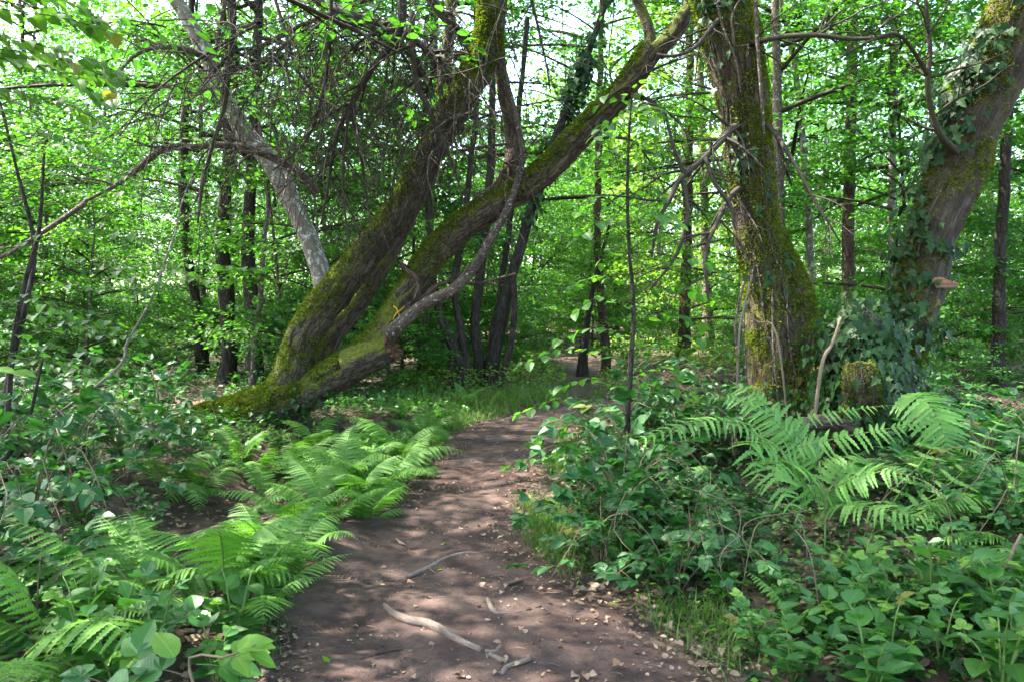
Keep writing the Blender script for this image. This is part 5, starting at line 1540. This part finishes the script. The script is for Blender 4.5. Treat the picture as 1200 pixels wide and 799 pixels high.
leaning('bleached stick propped against the ivy stump', [(950, 470, 6.4, 7), (962, 432, 6.4, 7), (975, 402, 6.5, 6), (985, 372, 6.6, 4)])
leaning('bent pale stalk crossing the foot of the mossy trunk', [(928, 420, 6.9, 3), (910, 392, 6.9, 4), (890, 378, 7, 4), (880, 373, 7.1, 2)])
leaning('dry stalk standing beside the mossy trunk', [(862, 470, 6.9, 4), (866, 400, 6.9, 4), (872, 360, 7, 4), (882, 322, 7.1, 2)])
leaning('brown knobbly stalk standing near the right edge', [(1160, 715, 3.9, 7), (1172, 680, 3.9, 8), (1184, 650, 3.9, 7), (1196, 625, 3.9, 6)])
leaning('thin dry stalk arching over the ground right of the path', [(880, 745, 4.2, 3), (870, 700, 4.2, 3), (858, 690, 4.2, 3), (850, 715, 4.2, 2)])
g = np.random.default_rng(88)
for k in range(10):
    x0, y0 = g.uniform(800, 1130), g.uniform(600, 690)
    q = G(x0, y0 + 40)
    leaning('thin dry bramble stalk in the tangle below the bank trunks', [(x0, y0, q[1], 2), (x0 + g.uniform(-40, 40), y0 - g.uniform(20, 50), q[1], 2), (x0 + g.uniform(-90, 90), y0 - g.uniform(50, 90), q[1] + .1, 1.2)])
for o in COL.objects:
    if o.get('label') == 'thin dry bramble stalk in the tangle below the bank trunks':
        o['group'] = 'dry stalks below the bank trunks'

# fallen leaves one can pick out on the path
DL = []
for k in range(5):
    tpl = (LEAF_OVAL, LEAF_LIME, LEAF_OVAL, LEAF_LIME, LEAF_OVAL)[k]
    v, f = tpl; v = v.copy(); gg = np.random.default_rng(k)
    v[:, 2] += .22 * (np.abs(v[:, 0]) * gg.uniform(.2, 1.4)) + .12 * np.sin(v[:, 1] * gg.uniform(2, 6))
    b = Buf(); b.add(v, f, (.15, .4, .6, .8, .95)[k], smooth=False); DL.append(b.mesh('fallen_leaf', M['dryleaf']))
b = Buf(); v, f = LEAF_OVAL; b.add(v, f, .8, smooth=False); yl = b.mesh('fallen_leaf', M['pale'])
n = 0
for k in range(2000):
    px, py = g.uniform(300, 860), 520 + 290 * g.random() ** .8
    q = G(px, py)
    e = path_dist(q[0:1], q[1:2])[0]
    if e > .18 or (e < -.3 and g.random() < .35):
        continue
    lab = 'yellow green leaf fallen on the bare path' if n % 9 == 4 else 'dry brown leaf lying on the path'
    o = link('fallen_leaf', yl if n % 9 == 4 else DL[n % 5], None, q + [0, 0, .036], (g.normal(0, .35), g.normal(0, .35), g.uniform(0, 6.28)), g.uniform(.016, .05), label=lab, category='leaf', group=lab)
    n += 1
    if n >= 200:
        break
# crumbs of leaf and twig, pebbles: uncountable
def litter(name, n, box, mat, size, seed, cond, lift=.03, near=True):
    g = np.random.default_rng(seed)
    x = g.uniform(box[0], box[2], n); y = box[1] + (box[3] - box[1]) * g.random(n) ** (1.6 if near else 1)
    e = path_dist(x, y)
    k = cond(e, x, y, g)
    x, y = x[k], y[k]
    z = H(x, y) + lift
    p = np.stack([x, y, z], 1); m = len(p)
    b = Buf()
    put_leaves(b, LEAF_FAR, p, nrm(g.normal(0, 1, (m, 3)) * [1, 1, .25]), nrm(UP + g.normal(0, .35, (m, 3))), size * g.uniform(.4, 1.3, m), g.uniform(0, 1, m))
    b.build(name, M[mat], kind='stuff')
litter('leaf_litter', 14000, (-2, 2.5, 3, 14), 'litter', .023, 1, lambda e, x, y, g: (e < .05) & (g.random(len(e)) < np.clip(.45 + 1.2 * (e + .35), .22, 1)), .034)
litter('leaf_litter', 30000, (-7, 2.5, 7, 18), 'litter', .06, 2, lambda e, x, y, g: e > .0, .012)
litter('leaf_litter', 1300, (-2, 2.5, 3, 11), 'dryleaf', .016, 3, lambda e, x, y, g: (e < .1) & (g.random(len(e)) < .5), .036)
litter('leaf_litter', 26000, (-2.2, 2.5, 3, 13), 'litter', .030, 4, lambda e, x, y, g: (e > -.22) & (e < .25) & (g.random(len(e)) < .6), .030)
b = Buf()
gx = g.uniform(-1.6, 1.6, 700); gy = 2.6 + 7 * g.random(700) ** 1.7
kk = path_dist(gx, gy) < -.05
gx, gy = gx[kk], gy[kk]
oct_v = np.array([(1, 0, 0), (0, 1, 0), (-1, 0, 0), (0, -1, 0), (0, 0, .7), (0, 0, -.7)], float); oct_f = np.array([(0, 1, 4), (1, 2, 4), (2, 3, 4), (3, 0, 4), (1, 0, 5), (2, 1, 5), (3, 2, 5), (0, 3, 5)])
gz = H(gx, gy)
for i in range(len(gx)):
    s = g.uniform(.003, .010)
    b.add(oct_v * s * g.uniform(.6, 1.3, (6, 3)) + [gx[i], gy[i], gz[i] + .032], oct_f, g.uniform(0, 1))
b.build('pebbles', M['stone'], kind='stuff')

b = Buf()
gx = g.uniform(-2.2, 2.4, 900); gy = 2.6 + 9 * g.random(900) ** 1.5
kk = path_dist(gx, gy) < .25
gx, gy = gx[kk], gy[kk]; gz = H(gx, gy)
for i in range(len(gx)):
    a = g.uniform(0, 6.28); l = g.uniform(.02, .09) * (2 if g.random() < .1 else 1); dv_ = np.array([math.cos(a), math.sin(a), 0]) * l
    p0 = np.array([gx[i], gy[i], gz[i] + .036])
    Tube([p0, p0 + dv_ * .5 + [g.normal(0, .006), g.normal(0, .006), .004], p0 + dv_], [.0022, .002, .0012], 1, 3).into(b, cap=False)
b.build('twig_litter', M['deadwood'], kind='stuff')

# ------------------------------------------------------------------ grass and low ground cover
def blades(name, p, h, g, mat='grass', wid=.006, lean=.5):
    m = len(p)
    a = g.uniform(0, 6.28, m); hd = np.stack([np.cos(a), np.sin(a), a * 0], 1)
    sd = np.stack([-np.sin(a), np.cos(a), a * 0], 1)
    ln = lean * g.uniform(.3, 1.6, m)
    wv = wid * g.uniform(.6, 1.4, m)
    V = []
    for t, ww in ((0, 1), (.4, .9), (.75, .6), (1, 0.05)):
        c = p + UP * (h * (t - .25 * ln * t * t))[:, None] + hd * (h * ln * t ** 2)[:, None]
        V += [c - sd * (wv * ww)[:, None], c + sd * (wv * ww)[:, None]]
    V = np.stack(V, 1).reshape(-1, 3)
    f = np.array([(0, 1, 3, 2), (2, 3, 5, 4), (4, 5, 7, 6)])
    b = Buf(); b.add(V, (np.arange(m)[:, None, None] * 8 + f[None]).reshape(-1, 4), np.repeat(g.uniform(0, 1, m), 8))
    return b.build(name, M[mat], kind='stuff')
def grass(n, boxes, hgt, seed, wid=.005, lean=.55, emin=-.05, clump=.1):
    g = np.random.default_rng(seed); out = []
    for bx, sh_ in boxes:
        m = int(n * sh_ / 12)
        for _ in range(m):
            q = G(g.uniform(bx[0], bx[2]), g.uniform(bx[1], bx[3]))
            out.append(q[None] + g.normal(0, clump, (12, 3)) * [1, 1, 0])
    p = np.vstack(out)
    e = path_dist(p[:, 0], p[:, 1])
    p = p[(e > emin) & (g.random(len(p)) < np.clip((e - emin) * 5, .05, 1))]
    p[:, 2] = H(p[:, 0], p[:, 1]) - .01
    blades('grass', p, hgt * g.uniform(.45, 1.3, len(p)), g, wid=wid, lean=lean)
grass(2400, [((480, 458, 650, 482), .65), ((640, 445, 720, 488), .35)], .24, 1, .007, 1.1, clump=.25)
grass(9000, [((500, 482, 600, 505), .35), ((455, 500, 560, 545), .4), ((420, 545, 500, 590), .25)], .11, 2, .004, .7, clump=.10)
grass(9000, [((600, 590, 660, 740), .7), ((640, 500, 700, 560), .15), ((700, 720, 860, 790), .15)], .12, 3, .003, .8, clump=.07)
grass(3000, [((340, 620, 420, 720), .6), ((300, 720, 370, 799), .4)], .07, 4, .0025, .8, clump=.06)
def cover(name, n, box, mat, size, hgt, seed, emin, tpl=LEAF_FAR, dens=None):
    g = np.random.default_rng(seed)
    x = g.uniform(box[0], box[2], n); y = g.uniform(box[1], box[3], n)
    e = path_dist(x, y)
    cl = fbm(np.stack([x, y, x * 0 + seed], 1) * .7, 3)
    k = (e > emin) & (cl + g.normal(0, .15, n) > -.12)
    if dens is not None:
        k &= dens(x, y)
    x, y, cl = x[k], y[k], cl[k]
    m = len(x)
    p = np.stack([x, y, H(x, y) + hgt * (g.random(m) ** .8) * np.clip(.7 + cl, .3, 1.4)], 1)
    b = Buf()
    put_leaves(b, tpl, p, nrm(g.normal(0, 1, (m, 3)) * [1, 1, .4]), nrm(UP + g.normal(0, .4, (m, 3))), size * g.uniform(.5, 1.3, m), g.uniform(0, 1, m))
    b.build(name, M[mat], kind='stuff')
nod = lambda x, y: np.linalg.norm(np.stack([x, y], 1)[:, None] - DITCH[0][None], axis=2).min(1) > .85
nobrown = lambda x, y: ~((np.abs(600 + F_PX * x / y - 215) < 45) & (y > 10) & (y < 13.5))
cover('undergrowth', 26000, (-16, 10.5, 16, 34), 'hazel', .085, .42, 1, .35, dens=nobrown)
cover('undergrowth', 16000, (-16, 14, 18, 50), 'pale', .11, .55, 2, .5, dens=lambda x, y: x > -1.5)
cover('undergrowth', 30000, (-45, 32, 45, 66), 'beech', .28, 2.2, 12, .5)
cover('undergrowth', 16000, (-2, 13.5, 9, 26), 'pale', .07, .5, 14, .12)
cover('ground_ivy', 16000, (.4, 3.2, 5, 8.5), 'ivy', .062, .13, 3, .14, LEAF_IVY)
cover('undergrowth', 5000, (1.0, 4.4, 4.6, 8.4), 'bramble', .07, .30, 21, .3)
cover('undergrowth', 7000, (-7, 8.6, -.6, 13.5), 'herb', .07, .26, 22, .25, dens=nobrown)
cover('undergrowth', 5000, (-7, 8.0, -.8, 12.5), 'beech', .07, .20, 23, .2, dens=nobrown)
cover('undergrowth', 12000, (.5, 3.2, 6, 9), 'herb', .065, .26, 4, .30, dens=lambda x, y: ~((np.abs(x - 2.3) < 1.2) & (np.abs(y - 6.2) < 1.5)))
cover('undergrowth', 9000, (-6.5, 3.2, -.9, 10), 'bramble', .065, .22, 5, .35, dens=nod)
cover('undergrowth', 2500, (.3, 3.0, 2.2, 6), 'fresh', .04, .10, 6, .10)
